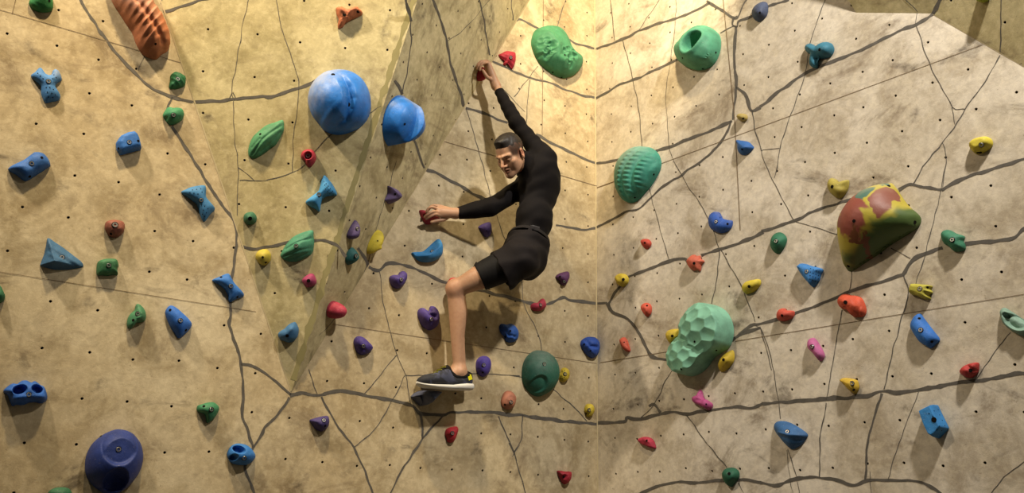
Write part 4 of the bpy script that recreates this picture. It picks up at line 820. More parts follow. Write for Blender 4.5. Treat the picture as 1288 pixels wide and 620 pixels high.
# ------------------------------------------------------------------ the climber, modelled as smooth distance fields
class Field:
    def __init__(s, lo, hi, h):
        s.sc = 1.0; s.lo = np.array(lo, float); s.h = h; s.n = np.ceil((np.array(hi)-s.lo)/h).astype(int)+1
        s.f = np.full(s.n, .08, np.float32)
        s.ax = [s.lo[i]+h*np.arange(s.n[i]) for i in range(3)]
    def _sub(s, lo, hi):
        a = np.clip(np.floor((np.array(lo)-s.lo)/s.h).astype(int), 0, s.n); b = np.clip(np.ceil((np.array(hi)-s.lo)/s.h).astype(int)+1, 0, s.n)
        sl = tuple(slice(a[i], b[i]) for i in range(3))
        X = s.ax[0][sl[0]][:, None, None]; Y = s.ax[1][sl[1]][None, :, None]; Z = s.ax[2][sl[2]][None, None, :]
        return sl, X, Y, Z
    def _blend(s, sl, d, k, mode):
        f = s.f[sl]
        if f.size == 0: return
        if mode == 'add':
            if k > 0:
                h = np.maximum(k-np.abs(f-d), 0)/k; s.f[sl] = np.minimum(f, d)-h*h*k*.25
            else: s.f[sl] = np.minimum(f, d)
        else:
            d = -d
            if k > 0:
                h = np.maximum(k-np.abs(f-d), 0)/k; s.f[sl] = np.maximum(f, d)+h*h*k*.25
            else: s.f[sl] = np.maximum(f, d)
    def cone(s, p0, r0, p1, r1, k=.02, mode='add'):
        p0, p1 = np.array(p0, float), np.array(p1, float); r0 *= s.sc; r1 *= s.sc; k *= s.sc; m = max(r0, r1)+k+.012
        sl, X, Y, Z = s._sub(np.minimum(p0, p1)-m, np.maximum(p0, p1)+m)
        b = p1-p0; L2 = max(b@b, 1e-9)
        t = np.clip(((X-p0[0])*b[0]+(Y-p0[1])*b[1]+(Z-p0[2])*b[2])/L2, 0, 1)
        d = np.sqrt((X-p0[0]-t*b[0])**2+(Y-p0[1]-t*b[1])**2+(Z-p0[2]-t*b[2])**2)-(r0+(r1-r0)*t)
        s._blend(sl, d.astype(np.float32), k, mode)
    def chain(s, pts, k=.02, mode='add'):
        A = catmull([tuple(p)+(r,) for p, r in pts], 9, False) if len(pts) > 2 else [np.array(tuple(p)+(r,)) for p, r in pts]
        A = np.array(A); A[:, 3] *= s.sc; k *= s.sc; m = A[:, 3].max()+k+.012
        sl, X, Y, Z = s._sub(A[:, :3].min(0)-m, A[:, :3].max(0)+m); d = None
        for a, c in zip(A[:-1], A[1:]):
            b = c[:3]-a[:3]; L2 = max(b@b, 1e-9)
            t = np.clip(((X-a[0])*b[0]+(Y-a[1])*b[1]+(Z-a[2])*b[2])/L2, 0, 1)
            e = np.sqrt((X-a[0]-t*b[0])**2+(Y-a[1]-t*b[1])**2+(Z-a[2]-t*b[2])**2)-(a[3]+(c[3]-a[3])*t)
            d = e if d is None else np.minimum(d, e)
        s._blend(sl, d.astype(np.float32), k, mode)
    def ell(s, c, A, r, k=.02, mode='add'):
        """A: rows are the three axes"""
        c = np.array(c, float); A = np.array(A, float); r = np.array(r, float)*s.sc; k *= s.sc; m = max(r)+k+.012
        sl, X, Y, Z = s._sub(c-m, c+m)
        q = [((X-c[0])*A[i][0]+(Y-c[1])*A[i][1]+(Z-c[2])*A[i][2]) for i in range(3)]
        k0 = np.sqrt(sum((q[i]/r[i])**2 for i in range(3))); k1 = np.sqrt(sum((q[i]/r[i]**2)**2 for i in range(3)))
        d = k0*(k0-1)/np.maximum(k1, 1e-6)
        s._blend(sl, d.astype(np.float32), k, mode)
    def cut(s, p, n, k=0):
        """remove the side the normal points to"""
        n = np.array(n, float); n /= np.linalg.norm(n); p = np.array(p, float)
        d = (s.ax[0][:, None, None]-p[0])*n[0]+(s.ax[1][None, :, None]-p[1])*n[1]+(s.ax[2][None, None, :]-p[2])*n[2]
        s.f = np.maximum(s.f, d.astype(np.float32))
    def cutbox(s, p, n, rad):
        """planar cut that acts only near p"""
        n = np.array(n, float); n /= np.linalg.norm(n); p = np.array(p, float)
        sl, X, Y, Z = s._sub(p-rad, p+rad)
        d = (X-p[0])*n[0]+(Y-p[1])*n[1]+(Z-p[2])*n[2]; rr = np.sqrt((X-p[0])**2+(Y-p[1])**2+(Z-p[2])**2)
        s.f[sl] = np.where(rr < rad, np.maximum(s.f[sl], d), s.f[sl])
    def wrinkle(s, fn, lo=None, hi=None):
        m = np.abs(s.f) < .02; idx = np.argwhere(m)
        P = s.lo+idx*s.h
        s.f[m] += fn(P).astype(np.float32)
    def mesh(s):
        f = s.f; n = f.shape; g = f < 0
        c = np.zeros((n[0]-1, n[1]-1, n[2]-1), np.int8)
        for a in (0, 1):
            for b in (0, 1):
                for d in (0, 1): c += g[a:n[0]-1+a, b:n[1]-1+b, d:n[2]-1+d]
        cells = np.argwhere((c > 0) & (c < 8)); ids = np.full(c.shape, -1, np.int64); ids[tuple(cells.T)] = np.arange(len(cells))
        pos = np.zeros((len(cells), 3)); cnt = np.zeros(len(cells))
        corners = [(a, b, d) for a in (0, 1) for b in (0, 1) for d in (0, 1)]
        val = {k: f[cells[:, 0]+k[0], cells[:, 1]+k[1], cells[:, 2]+k[2]] for k in corners}
        for a in corners:
            for ax in range(3):
                if a[ax]: continue
                b = list(a); b[ax] = 1; b = tuple(b); va, vb = val[a], val[b]; m = (va < 0) != (vb < 0)
                t = np.where(m, va/np.where(m, va-vb, 1), 0); p = np.array(a, float)[None].repeat(len(cells), 0); p[:, ax] += t
                pos[m] += p[m]; cnt[m] += 1
        V = s.lo+(cells+pos/np.maximum(cnt, 1)[:, None])*s.h
        Q = []
        for ax in range(3):
            o = [i for i in range(3) if i != ax]
            sa = [slice(None)]*3; sb = [slice(None)]*3; sa[ax] = slice(0, n[ax]-1); sb[ax] = slice(1, n[ax])
            for i in o: sa[i] = slice(1, n[i]-1); sb[i] = slice(1, n[i]-1)
            ga, gb = g[tuple(sa)], g[tuple(sb)]
            e = np.argwhere(ga != gb); flip = ga[tuple(e.T)]
            e = e.copy()
            for i in o: e[:, i] += 1
            d1 = np.zeros(3, int); d2 = np.zeros(3, int); d1[o[0]] = 1; d2[o[1]] = 1
            q = np.stack([ids[tuple((e-d1-d2).T)], ids[tuple((e-d2).T)], ids[tuple(e.T)], ids[tuple((e-d1).T)]], 1)
            if ax == 1: q = q[:, ::-1]
            q = np.where(flip[:, None], q, q[:, ::-1]); Q.append(q)
        Q = np.concatenate(Q); Q = Q[(Q >= 0).all(1)]
        return V, Q
    def to_obj(s, name, mats, parent=None):
        V, Q = s.mesh()
        me = bpy.data.meshes.new(name); me.vertices.add(len(V)); me.vertices.foreach_set('co', V.ravel())
        me.loops.add(Q.size); me.loops.foreach_set('vertex_index', Q.ravel().astype(np.int32))
        me.polygons.add(len(Q)); me.polygons.foreach_set('loop_start', np.arange(0, Q.size, 4, dtype=np.int32))
        me.update(calc_edges=True); me.validate()
        for m in (mats if isinstance(mats, (list, tuple)) else [mats]): me.materials.append(m)
        me.polygons.foreach_set('use_smooth', [True]*len(me.polygons))
        o = bpy.data.objects.new(name, me); COL.objects.link(o)
        if parent: o.parent = parent
        return o, V
def J(px, py, off): return np.array(PL.hit(px, py, off))
def nrm(v): v = np.array(v, float); return v/np.linalg.norm(v)
cr, cu, cb = np.array(CR), np.array(CU), np.array(CB)     # directions as the photographer sees them
# skeleton
Lsh, Lel, Lwr = J(684, 199, .36), J(650, 155, .26), J(624, 108, .135)
Rsh, Rel, Rwr = J(664, 232, .17), J(616, 261, .17), J(573, 268.5, .085)
chest, belly, pelvis = J(677, 240, .28), J(672, 276, .30), J(662, 318, .30)
hipN, kneeN, ankN = J(652, 326, .39), J(573, 363, .20), J(577, 468, .155)
hipF, kneeF, ankF = J(655, 322, .23), J(577, 364, .075), J(575.5, 466, .060)
UP = nrm(chest-pelvis); FW = -cr-.15*cb; FW = nrm(FW-UP*(FW@UP)); LAT = np.cross(UP, FW)  # his left, towards the camera
if LAT@cb < 0: LAT = -LAT
TA = [FW, LAT, UP]
HS = .87
headc = J(642.3, 194, .345)
hf = nrm(-.52*cr-.50*cu+.69*cb); hu = -.40*cr+.83*cu+.38*cb; hu = nrm(hu-hf*(hu@hf)); hs = np.cross(hu, hf)
def HP(s_, f_, u_): return headc+(hs*s_+hf*f_+hu*u_)*HS
HA = [hs, hf, hu]
def torso(F, g=0.0, k=.05):
    F.ell(chest+UP*.02, TA, (.112+g, .165+g, .16+g), k)
    F.ell(J(682, 222, .31), TA, (.085+g, .16+g, .09+g), k)
    F.ell(belly, TA, (.100+g, .135+g, .13+g), k)
    F.ell(pelvis+UP*.02, TA, (.108+g, .15+g, .10+g), k)
def arms(F, g=0.0, k=.03):
    F.cone(J(681, 212, .31), .068+g, Lsh, .056+g, .05)
    F.chain([(Lsh, .056+g), (Lsh*.5+Lel*.5, .043+g), (Lel, .033+g)], k)
    F.chain([(Lel, .033+g), (Lel*.65+Lwr*.35, .034+g), (Lwr*.85+Lel*.15, .0215+g)], k)
    F.cone(J(674, 232, .22), .07+g, Rsh, .056+g, .05)
    F.chain([(Rsh, .056+g), (Rsh*.5+Rel*.5, .047+g), (Rel, .040+g)], k)
    F.chain([(Rel, .040+g), (Rel*.65+Rwr*.35, .041+g), (Rwr*.85+Rel*.15, .028+g)], k)
# ---- body: one continuous skin
B = Field(np.minimum.reduce([Lwr, Rwr, ankN, ankF, hipN, chest])-.28, np.maximum.reduce([Lwr, Rwr, ankN, hipN, Lsh, chest])+.25, .0032)
torso(B, -.014); arms(B, -.006)
B.cone(Lwr*.85+Lel*.15, .022, Lwr, .022, .02); B.cone(Rwr*.85+Rel*.15, .026, Rwr, .025, .02)
B.cone(J(672, 216, .30), .058, HP(0, -.03, -.06), .049, .03)
# legs
def leg(F, hip, knee, ank, g=0.0, near=True):
    th = knee-hip; sh = ank-knee; fwd = nrm(-cr+.2*cb); fwd = nrm(fwd-sh*(fwd@sh)/(sh@sh))
    F.chain([(hip, .082+g), (hip+th*.45, .071+g), (hip+th*.80, .052+g), (knee, .043+g)], .03)
    F.ell(knee+fwd*.010, [nrm(sh), fwd, np.cross(nrm(sh), fwd)], (.042, .034, .038), .03)
    F.chain([(knee, .040+g), (knee+sh*.12, .0375+g), (knee+sh*.30-fwd*.004, .0375+g), (knee+sh*.48-fwd*.004, .035+g), (knee+sh*.66-fwd*.001, .0300+g), (knee+sh*.84, .0275+g), (ank, .029+g)], .02)
    sd_ = np.cross(nrm(sh), fwd); sd_ = sd_ if sd_@cb > 0 else -sd_
    F.chain([(knee+sh*.12-fwd*.020+sd_*.012, .014), (knee+sh*.30-fwd*.026+sd_*.014, .0195), (knee+sh*.46-fwd*.022+sd_*.010, .015), (knee+sh*.60-fwd*.016, .009)], .016)
    F.chain([(knee+sh*.14-fwd*.020-sd_*.014, .014), (knee+sh*.28-fwd*.022-sd_*.016, .018), (knee+sh*.44-fwd*.018-sd_*.010, .012)], .018)
    F.chain([(knee+fwd*.020+sh*.08, .016), (knee+fwd*.024+sh*.35, .0125), (knee+fwd*.014+sh*.80, .011)], .014)
    F.cone(knee+sh*.62-fwd*.022, .012, ank-fwd*.028, .010, .014)          # heel tendon
    F.ell(ank+sd_*.026, [cr, cu, cb], (.012, .014, .010), .012)            # ankle bone
    F.ell(knee+fwd*.030+sh*.01+sd_*.004, [nrm(sh), fwd, np.cross(nrm(sh), fwd)], (.026, .015, .023), .012)   # knee cap
    F.ell(knee+fwd*.024+sh*.13, [nrm(sh), fwd, np.cross(nrm(sh), fwd)], (.018, .014, .014), .012)
leg(B, hipN, kneeN, ankN); leg(B, hipF, kneeF, ankF, -.008)
def foot_frame(ank, heelpx, toepx, off, toff):
    h_, t_ = J(*heelpx, off), J(*toepx, toff); return h_, t_
heelN, toeN = foot_frame(ankN, (591, 491), (527, 488), .155, .150)
heelF, toeF = foot_frame(ankF, (588, 489), (530, 486), .052, .052)
for a, h_, t_ in ((ankN, heelN, toeN), (ankF, heelF, toeF)):
    d = nrm(t_-h_); up = np.array((0, 0, 1.0))
    B.cone(a, .028, h_+d*.045+up*.045, .028, .03); B.cone(a, .028, h_+d*.15+up*.045, .026, .03); B.cone(h_+d*.15+up*.045, .026, t_-d*.03+up*.032, .018, .02)
# ---- head
B.sc = HS
B.ell(HP(0, -.012, .036), HA, (.077, .099, .088), .02)
B.ell(HP(0, .03, -.03), HA, (.062, .062, .075), .03)
B.chain([(HP(-.055, -.005, -.05), .018), (HP(-.04, .05, -.088), .016), (HP(0, .082, -.104), .019), (HP(.04, .05, -.088), .016), (HP(.055, -.005, -.05), .018)], .025)
B.cone(HP(0, .05, -.06), .035, HP(0, .078, -.1), .02, .02)
for q in (-1, 1):
    B.ell(HP(q*.050, .058, -.024), HA, (.019, .020, .018), .02)          # cheekbone
    B.cone(HP(q*.012, .092, .022), .010, HP(q*.048, .070, .020), .011, .012)   # brow
    B.ell(HP(q*.031, .098, -.002), HA, (.019, .016, .014), .012, 'sub')  # socket
    B.ell(HP(q*.031, .076, -.003), HA, (.0145, .0125, .0125), .004)      # lidded eye
    B.ell(HP(q*.013, .100, -.036), HA, (.009, .011, .008), .006)         # nostril wing
    B.ell(HP(q*.081, -.012, -.006), [nrm(hs*.9-hf*.45*q), nrm(hf*.9+hs*.45*q), hu], (.009, .020, .033), .008)  # ear
    B.ell(HP(q*.090, -.006, -.004), HA, (.008, .011, .018), .006, 'sub')
    B.ell(HP(q*.083, -.002, -.032), HA, (.007, .009, .010), .006)
    B.ell(HP(q*.044, .045, -.052), HA, (.020, .030, .032), .02)          # cheek
B.chain([(HP(0, .090, .016), .009), (HP(0, .108, -.014), .0095), (HP(0, .117, -.030), .0115)], .008)
B.chain([(HP(-.021, .086, -.062), .006), (HP(0, .099, -.059), .0075), (HP(.021, .086, -.062), .006)], .006)
B.chain([(HP(-.019, .085, -.073), .006), (HP(0, .096, -.075), .0085), (HP(.019, .085, -.073), .006)], .006)
B.chain([(HP(-.016, .094, -.067), .0030), (HP(0, .102, -.067), .0055), (HP(.016, .094, -.067), .0030)], .003, 'sub')
# ---- hands
B.sc = 1.0
def finger(F, pts, r0=.0088, r1=.0070):
    n = len(pts); F.chain([(p, r0+(r1-r0)*i/(n-1)) for i, p in enumerate(pts)], .005)
# outstretched right hand: back of the hand to the camera, fingers over the hold, thumb below
pw = Rwr; kn = [J(551.5, 259.5, .060), J(550.5, 263, .072), J(551, 267, .075), J(553, 271, .070)]
for i, k_ in enumerate(kn): B.cone(pw, .024, k_, .0115, .012)
B.cone(J(562, 267, .074), .022, J(555, 266, .070), .016, .012)
finger(B, [kn[0], J(545.5, 258.6, .058), J(541.5, 260.0, .048), J(539.5, 263.5, .040)], .0085, .0066)
finger(B, [kn[1], J(543.5, 260.5, .072), J(538.8, 262.5, .062), J(536.6, 266.8, .052)], .0090, .0070)
finger(B, [kn[2], J(544.5, 266.2, .086), J(538.5, 269.3, .078), J(534.3, 272.8, .062)], .0092, .0070)
finger(B, [kn[3], J(547, 269.5, .082), J(541, 272.3, .074), J(536.5, 275.2, .058)], .0088, .0068)
finger(B, [J(565, 271.5, .062), J(558, 276, .060), J(550, 277.6, .056), J(543, 279.3, .048)], .0125, .0085)
# raised left hand: gripping from the right, fingers curled over the top
pw = Lwr; kn = [J(614.5, 79, .140), J(612.5, 77.5, .123), J(610.5, 77.5, .105), J(609.5, 79, .088)]
for k_ in kn: B.cone(pw, .023, k_, .012, .012)
B.cone(J(618, 93, .130), .020, J(613.5, 82, .120), .018, .012)
tips = [[(608.5, 79, .122), (604.5, 82.5, .112), (603, 88, .10)], [(606.5, 77.5, .104), (602, 81, .095), (600.5, 86.5, .085)], [(604.8, 77.5, .084), (600.6, 81, .074), (599.4, 86, .066)], [(604, 79, .064), (600.5, 82, .054), (599.6, 86, .048)]]
for k_, tp in zip(kn, tips): finger(B, [k_]+[J(t[0]+.6, t[1], t[2]+.028) for t in tp], .0090, .0068)
finger(B, [J(620, 101, .130), J(613.5, 97.5, .143), J(610, 92.5, .143), J(607.5, 88.5, .138)], .0125, .0080)
SKIN = NT('skin'); _a = SKIN.n('ShaderNodeAttribute', attribute_name='tone'); _n = SKIN.noise(60, 4, .6)
_c = SKIN.mix(SKIN.ramp(_n, .35, .7, 0, .35), _a.outputs['Color'], SKIN.mix(.5, _a.outputs['Color'], rgb('#8a4f3c')))
SKIN.b.inputs['Subsurface Weight'].default_value = .08; SKIN.b.inputs['Subsurface Radius'].default_value = (.02, .008, .004)
SKIN.b.inputs['Subsurface Scale'].default_value = .3
SKIN.bump(_n, .25, .002); SKIN.done(_c, .5, .35)
body, V = B.to_obj('person', SKIN.m)
tag(body, 'climber in black top and shorts reaching up with one arm, shin bare', 'person')
col = np.tile(np.array(rgb('#b58d70')), (len(V), 1))
def paint(p, r, c, a=1.0, soft=.5, sc_=None, A=None):
    q = V-np.array(p)
    if np.linalg.norm(np.array(p)-headc) < .16: r = r*HS
    if A is not None: q = np.stack([q@np.array(A[i])/sc_[i] for i in range(3)], 1)
    d = np.linalg.norm(q, axis=1)/r; w_ = (a*(1-sstep(d, 1-soft, 1.0)))[:, None]
    col[:] = col*(1-w_)+np.array(rgb(c))*w_
hl = np.stack([(V-headc)@hs, (V-headc)@hf, (V-headc)@hu], 1)/HS; isH = (np.linalg.norm(V-headc, axis=1) < .17)
# cropped sides and stubble are hair, so they are coloured on the skin itself
side = isH*sstep(hl[:, 2]-.5*np.clip(hl[:, 1]-.03, 0, 1), -.022, .012)*sstep(-hl[:, 1], -.075, -.048)
side *= 1-((np.abs(hl[:, 0]) > .0775) & (hl[:, 2] < .024))
back = isH*sstep(-hl[:, 1], .03, .06)*sstep(hl[:, 2], -.07, -.04)
for m_, a_ in ((side, .93), (back, .9)):
    w_ = (np.clip(m_, 0, 1)*a_)[:, None]; col = col*(1-w_)+np.array(rgb('#1c120c'))*w_
stub = isH*sstep(-hl[:, 2], .035, .06)*sstep(hl[:, 1], .0, .05); w_ = (stub*.28)[:, None]; col = col*(1-w_)+np.array(rgb('#5a4232'))*w_
for q in (-1, 1):
    paint(HP(q*.031, .090, -.0075), .017, '#24160f', .9, .4, (1, .8, .26), HA)
    paint(HP(q*.031, .088, .004), .018, '#8a5b42', .6, .6, (1, 1, .5), HA)
    paint(HP(q*.032, .088, .0215), .023, '#2b1b12', .85, .5, (1, .8, .28), HA)
    paint(HP(q*.013, .104, -.043), .006, '#3a1e16', .8, .5)
    paint(HP(q*.083, -.01, -.005), .035, '#b5694f', .5, .6)
paint(HP(0, .096, -.060), .024, '#8e4a3c', .75, .4, (1, .8, .3), HA); paint(HP(0, .094, -.075), .022, '#96503f', .75, .4, (1, .8, .35), HA)
paint(HP(0, .098, -.0665), .021, '#1e0e0b', .95, .4, (1, .9, .17), HA)
paint(HP(0, .090, -.050), .020, '#5a4232', .3, .5, (1.2, 1, .35), HA)
paint(HP(0, .115, -.03), .02, '#b8795c', .5, .6)
paint(kneeN, .07, '#c08468', .6, .7)
for k_ in kn: paint(k_, .014, '#b3755c', .5, .6)
ca = body.data.color_attributes.new('tone', 'FLOAT_COLOR', 'POINT'); ca.data.foreach_set('color', col.ravel().astype(np.float32))
# ---- hair on top
Hf = Field(headc-.17, headc+.17, .0026); Hf.sc = HS
Hf.ell(HP(0, -.013, .043), HA, (.0752, .0985, .0895), .0)
Hf.ell(HP(0, .040, .106), HA, (.040, .046, .019), .03)
Hf.cut(HP(0, 0, .048), -hu+.36*hf)
Hf.cut(HP(0, .079, 0), hf)
def hairy(P):
    return np.array([.0016*noise.noise(Vector((p@hs*70, p@hf*22, p@hu*40)))+.0012*noise.noise(Vector((p@hs*190, p@hf*60, 3))) for p in P])
Hf.wrinkle(hairy)
HM = NT('hair'); HM.done(HM.mix(HM.ramp(HM.noise(90, 4, .6), .35, .7), rgb('#0e0906'), rgb('#1f130c')), .55, .4)
hair, _ = Hf.to_obj('hair', HM.m, body)
# ---- clothes
def cloth(name, a, b, rough=.85):
    m = NT(name); f = m.noise(35, 5, .6); g = m.noise(420, 2, .5); m.bump(m.math('ADD', f, m.math('MULTIPLY', g, .5)), .4, .002)
    return m.done(m.mix(f, rgb(a), rgb(b)), rough, .18)
C_top = cloth('black_jersey', '#0c090a', '#120e0f'); C_short = cloth('black_shorts', '#110d0e', '#191415', .8); C_tight = cloth('black_tights', '#0a0909', '#100e0f', .7)
def fold(F, amp, fx, axis, fr=18):
    a = np.array(axis)
    def fn(P): return np.array([amp*(noise.noise(Vector((p[0]*fr, p[1]*fr, p[2]*fr))))+amp*.8*math.sin((p@a)*fx+2.5*noise.noise(Vector((p[0]*9, p[1]*9, p[2]*9)))) for p in P])
    F.wrinkle(fn)
T = Field(np.minimum.reduce([Lwr, Rwr, pelvis, chest])-.2, np.maximum.reduce([Lwr, Rwr, pelvis, Lsh, chest])+.22, .0042)
torso(T, .0); arms(T, .0055)
T.cone(J(671, 217, .30), .064, HP(.0, -.042, -.04), .056, .04)
T.cutbox(Lwr*.86+Lel*.14, nrm(Lwr-Lel), .09); T.cutbox(Rwr*.92+Rel*.08, nrm(Rwr-Rel), .09)
T.cutbox(HP(0, -.04, -.038), nrm(hu*.8+hf*.42), .12)
T.cut(J(670, 302, .43), -UP)
fold(T, .0022, 95, nrm(UP+.6*FW))
shirt, _ = T.to_obj('long_sleeve_top', C_top, body)
S = Field(np.minimum.reduce([pelvis, kneeN, hipN, hipF, kneeF])-.2, np.maximum.reduce([pelvis, hipN, belly])+.2, .0042)
S.ell(pelvis+UP*.02, TA, (.111, .158, .10), .05); S.ell(pelvis+UP*.07, TA, (.105, .145, .07), .05)
S.ell(J(662, 330, .31), TA, (.094, .135, .085), .06)
thN = nrm(kneeN-hipN); hem = J(631, 342, .335)
S.cone(hipN, .100, hem, .094, .06); S.cone(hem, .094, hem+thN*.08, .098, .03)
thF = nrm(kneeF-hipF); hemF = hipF+thF*.13; S.cone(hipF, .088, hemF, .086, .05); S.cone(hemF, .086, hemF+thF*.07, .088, .03)
S.cutbox(hem, thN, .2)
S.cutbox(hemF+thF*.01, thF, .12)
S.cone(hem+thN*.02, .086, hem-thN*.07, .076, .0, 'sub')
S.cut(J(672, 291, .43), UP)
fold(S, .0035, 70, nrm(UP+.35*FW), 14)
shorts, _ = S.to_obj('shorts', C_short, body)
G = Field(np.minimum.reduce([kneeN, hipN, hipF, kneeF])-.15, np.maximum.reduce([kneeN, hipN, hipF])+.15, .0036)
def tight(hip, knee, p_end, gs=1.0):
    th = knee-hip; G.chain([(hip, .086*gs), (hip+th*.45, .0775*gs), (hip+th*.74, .064*gs)], .03); G.cutbox(p_end, th, .3)
tight(hipN, kneeN, J(605, 352, .275))
shN = nrm(ankN-kneeN)
tights, _ = G.to_obj('tights', C_tight, body)
G = Field(np.minimum.reduce([hipF, kneeF])-.15, np.maximum.reduce([hipF, kneeF])+.15, .0036)
tight(hipF, kneeF, hipF+(kneeF-hipF)*.55, .84); G.to_obj('tights', C_tight, body)
# belt with buckle and hanging strap
Bt = Field(belly-.25, belly+.22, .0036)
torso(Bt, .019); bp = J(675, 288, .43); bn = nrm(UP)
Bt.cut(bp+bn*.012, bn); Bt.cut(bp-bn*.012, -bn)
belt, _ = Bt.to_obj('belt', cloth('belt_webbing', '#151314', '#211d1d', .7), body)
M_buckle = simple('buckle_plastic', '#2c2a2b', '#383536', 60, .45, .4)
def slab(name, c, ax, half, mat, parent, bev=.003):
    bm = bmesh.new(); bmesh.ops.create_cube(bm, size=2.0)
    for v in bm.verts: v.co = Vector((v.co.x*half[0], v.co.y*half[1], v.co.z*half[2]))
    bmesh.ops.bevel(bm, geom=bm.edges[:], offset=bev, segments=2, affect='EDGES', profile=.6)
    M = Matrix([list(a) for a in ax]).transposed().to_4x4(); M.translation = Vector(c)
    bm.transform(M); return bm_obj(name, bm, mat, parent)
bv = BVHTree.FromPolygons([v.co for v in belt.data.vertices], [tuple(p.vertices) for p in belt.data.polygons])
def onbelt(px, py):
    h_, n_, _, _ = bv.ray_cast(CO, ray(px, py)); return np.array(h_) if h_ else J(px, py, .44)
bc = onbelt(673, 287); nb = nrm(cb*.9+cr*.15)
xb = nrm(np.cross(bn, nb)); yb = np.cross(nb, xb)
slab('buckle', bc+nb*.006, [xb, yb, nb], (.021, .012, .008), M_buckle, belt)
slab('buckle_tongue', bc+nb*.010+xb*-.018, [xb, yb, nb], (.010, .009, .006), M_buckle, belt, .002)
sx = nrm(xb*.96-yb*.25); sy = np.cross(nb, sx)
slab('strap', bc+nb*.013-xb*.030-yb*.030, [sx, sy, nb], (.0095, .034, .0025), cloth('strap_webbing', '#2a2627', '#332e2f', .75), belt, .001)
# ---- shoes
M_up = NT('shoe_mesh'); M_up.bump(M_up.noise(300, 2, .5), .4, .002); M_up.done(M_up.mix(M_up.ramp(M_up.noise(14, 3, .5, .6), .45, .55), rgb('#2b2c31'), rgb('#44475a')), .7, .25)
M_sole = simple('white_foam', '#d8d6d0', '#c6c3bb', 30, .6); M_lin = cloth('shoe_lining', '#0e0d0e', '#161414'); M_yel = simple('yellow_tab', '#d8d414', '#c9c30f', 30, .5); M_lace = simple('yellow_lace', '#8f8a2a', '#6d6a25', 60, .7)
def loft(name, st, fr, mat, parent, n=22, p=2.6):
    """st: (t, zb, zt, halfwidth)"""
    o_, d, sd, up = fr; V = []; Fc = []
    for t, zb, zt, w_ in st:
        c = (zb+zt)/2; hz = (zt-zb)/2
        for k in range(n):
            a = 2*math.pi*k/n; ca, sa = math.cos(a), math.sin(a)
            x = w_*math.copysign(abs(ca)**(2/p), ca); z = c+hz*math.copysign(abs(sa)**(2/p), sa)
            V.append(tuple(o_+d*t+sd*x+up*z))
    for i in range(len(st)-1):
        for k in range(n): Fc.append((i*n+k, i*n+(k+1) % n, (i+1)*n+(k+1) % n, (i+1)*n+k))
    Fc.append(list(range(n))[::-1]); Fc.append([(len(st)-1)*n+k for k in range(n)])
    o = mesh_obj(name, V, Fc, mat, parent)
    bm = bmesh.new(); bm.from_mesh(o.data); bmesh.ops.recalc_face_normals(bm, faces=bm.faces); bm.to_mesh(o.data); bm.free(); return o
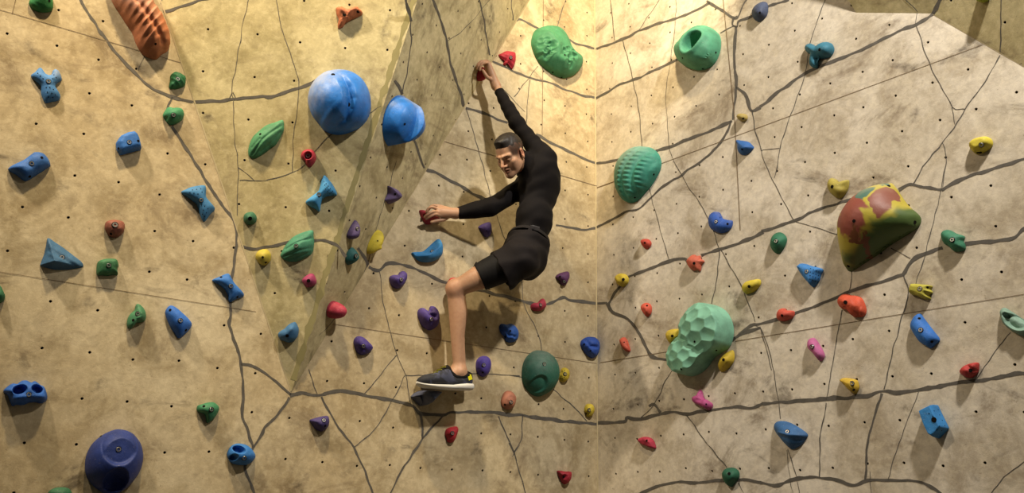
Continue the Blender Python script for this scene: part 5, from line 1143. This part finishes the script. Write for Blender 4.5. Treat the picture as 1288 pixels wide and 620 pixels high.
def shoe(heel, toe, ank, label):
    d = toe-heel; L_ = np.linalg.norm(d); d = d/L_; sd = nrm(np.cross(d, (0, 0, 1.0))); up = np.cross(sd, d); k = L_/.262
    fr = (heel, d, sd, up)
    def K(st): return [(t*k, a, b, w_) for t, a, b, w_ in st]
    up_o = loft('shoe', K([(-.004, .022, .060, .018), (.0, .020, .088, .030), (.018, .018, .086, .036), (.05, .016, .072, .037), (.085, .016, .072, .036), (.112, .016, .098, .034), (.124, .016, .106, .034), (.14, .016, .099, .037), (.17, .014, .084, .041), (.20, .014, .070, .044), (.228, .014, .064, .044), (.248, .015, .059, .038), (.260, .017, .051, .028), (.268, .02, .040, .015)]), fr, M_up.m, body)
    loft('sole', K([(-.012, .006, .030, .022), (-.004, .000, .034, .034), (.03, -.002, .034, .041), (.07, -.002, .028, .041), (.10, -.002, .022, .039), (.14, -.002, .021, .042), (.19, .000, .019, .047), (.225, .004, .019, .046), (.25, .009, .021, .038), (.266, .015, .026, .024), (.273, .021, .031, .010)]), fr, M_sole, up_o, p=3.2)
    loft('tongue', K([(.095, .07, .085, .020), (.108, .07, .108, .024), (.120, .07, .116, .024), (.132, .07, .112, .022), (.15, .07, .100, .020)]), fr, M_lin, up_o)
    loft('collar', K([(.002, .055, .089, .030), (.02, .05, .089, .0375), (.05, .045, .0755, .0385), (.085, .045, .0755, .0375), (.105, .05, .094, .035), (.114, .06, .101, .030)]), fr, M_lin, up_o)
    for q in (-1, 1): 
        P0 = heel+d*.018*k+up*.060+sd*.0350*q; ax = nrm(d*.96+up*-.28*-1); 
        slab('heel_tab', P0, [nrm(d-up*.35), nrm(up+d*.35), sd], (.011, .013, .0022), M_yel, up_o, .001)
    for i in range(4):
        t = (.140+.020*i)*k; z = .106-.0135*i
        slab('lace', heel+d*t+up*z, [sd, nrm(d-up*.6), nrm(up+d*.6)], (.026, .0028, .0022), M_lace, up_o, .001)
    slab('pull_loop', heel+d*.002+up*.084, [sd, up, d], (.007, .008, .002), M_lin, up_o, .001)
    return up_o
shoe(heelN, toeN, ankN, ''); shoe(heelF, toeF, ankF, '')
# ------------------------------------------------------------------ light
def lamp(name, typ, loc, energy, color, size=.15, target=None, cone=None, blend=.5):
    l = bpy.data.lights.new(name, typ); l.energy = energy; l.color = color; l.shadow_soft_size = size
    o = bpy.data.objects.new(name, l); COL.objects.link(o); o.location = loc
    if target is not None: o.rotation_euler = (Vector(target)-Vector(loc)).to_track_quat('-Z', 'Y').to_euler()
    if cone: l.spot_size = math.radians(cone); l.spot_blend = blend
    return o
WARM = (1.0, .80, .48); NEU = (1.0, .86, .66); COOL = (1.0, .93, .83)
lamp('hall_lamp', 'SPOT', (-2.65, 1.75, 5.4), 570, NEU, .12, PL.hit(260, 110), 105, 1.0)
lamp('hall_lamp', 'SPOT', (1.8, 1.25, 5.5), 870, COOL, .12, PR.hit(1060, 170), 105, 1.0)
tg = PR.hit(790, -40)
lamp('spot_lamp', 'SPOT', (.35, 2.4, 6.2), 1000, WARM, .10, tg, 50, .55)
tg = PL.hit(330, -20)
lamp('spot_lamp', 'SPOT', (-.9, 1.9, 6.2), 820, WARM, .12, tg, 66, .8)
w = bpy.data.worlds.new('world'); sc.world = w; w.use_nodes = True
w.node_tree.nodes['Background'].inputs[0].default_value = (1.0, .92, .80, 1); w.node_tree.nodes['Background'].inputs[1].default_value = .06
sc.view_settings.view_transform = 'Standard'; sc.view_settings.look = 'None'; sc.view_settings.gamma = 1.0; sc.view_settings.use_curve_mapping = False
sc.view_settings.exposure = -0.16
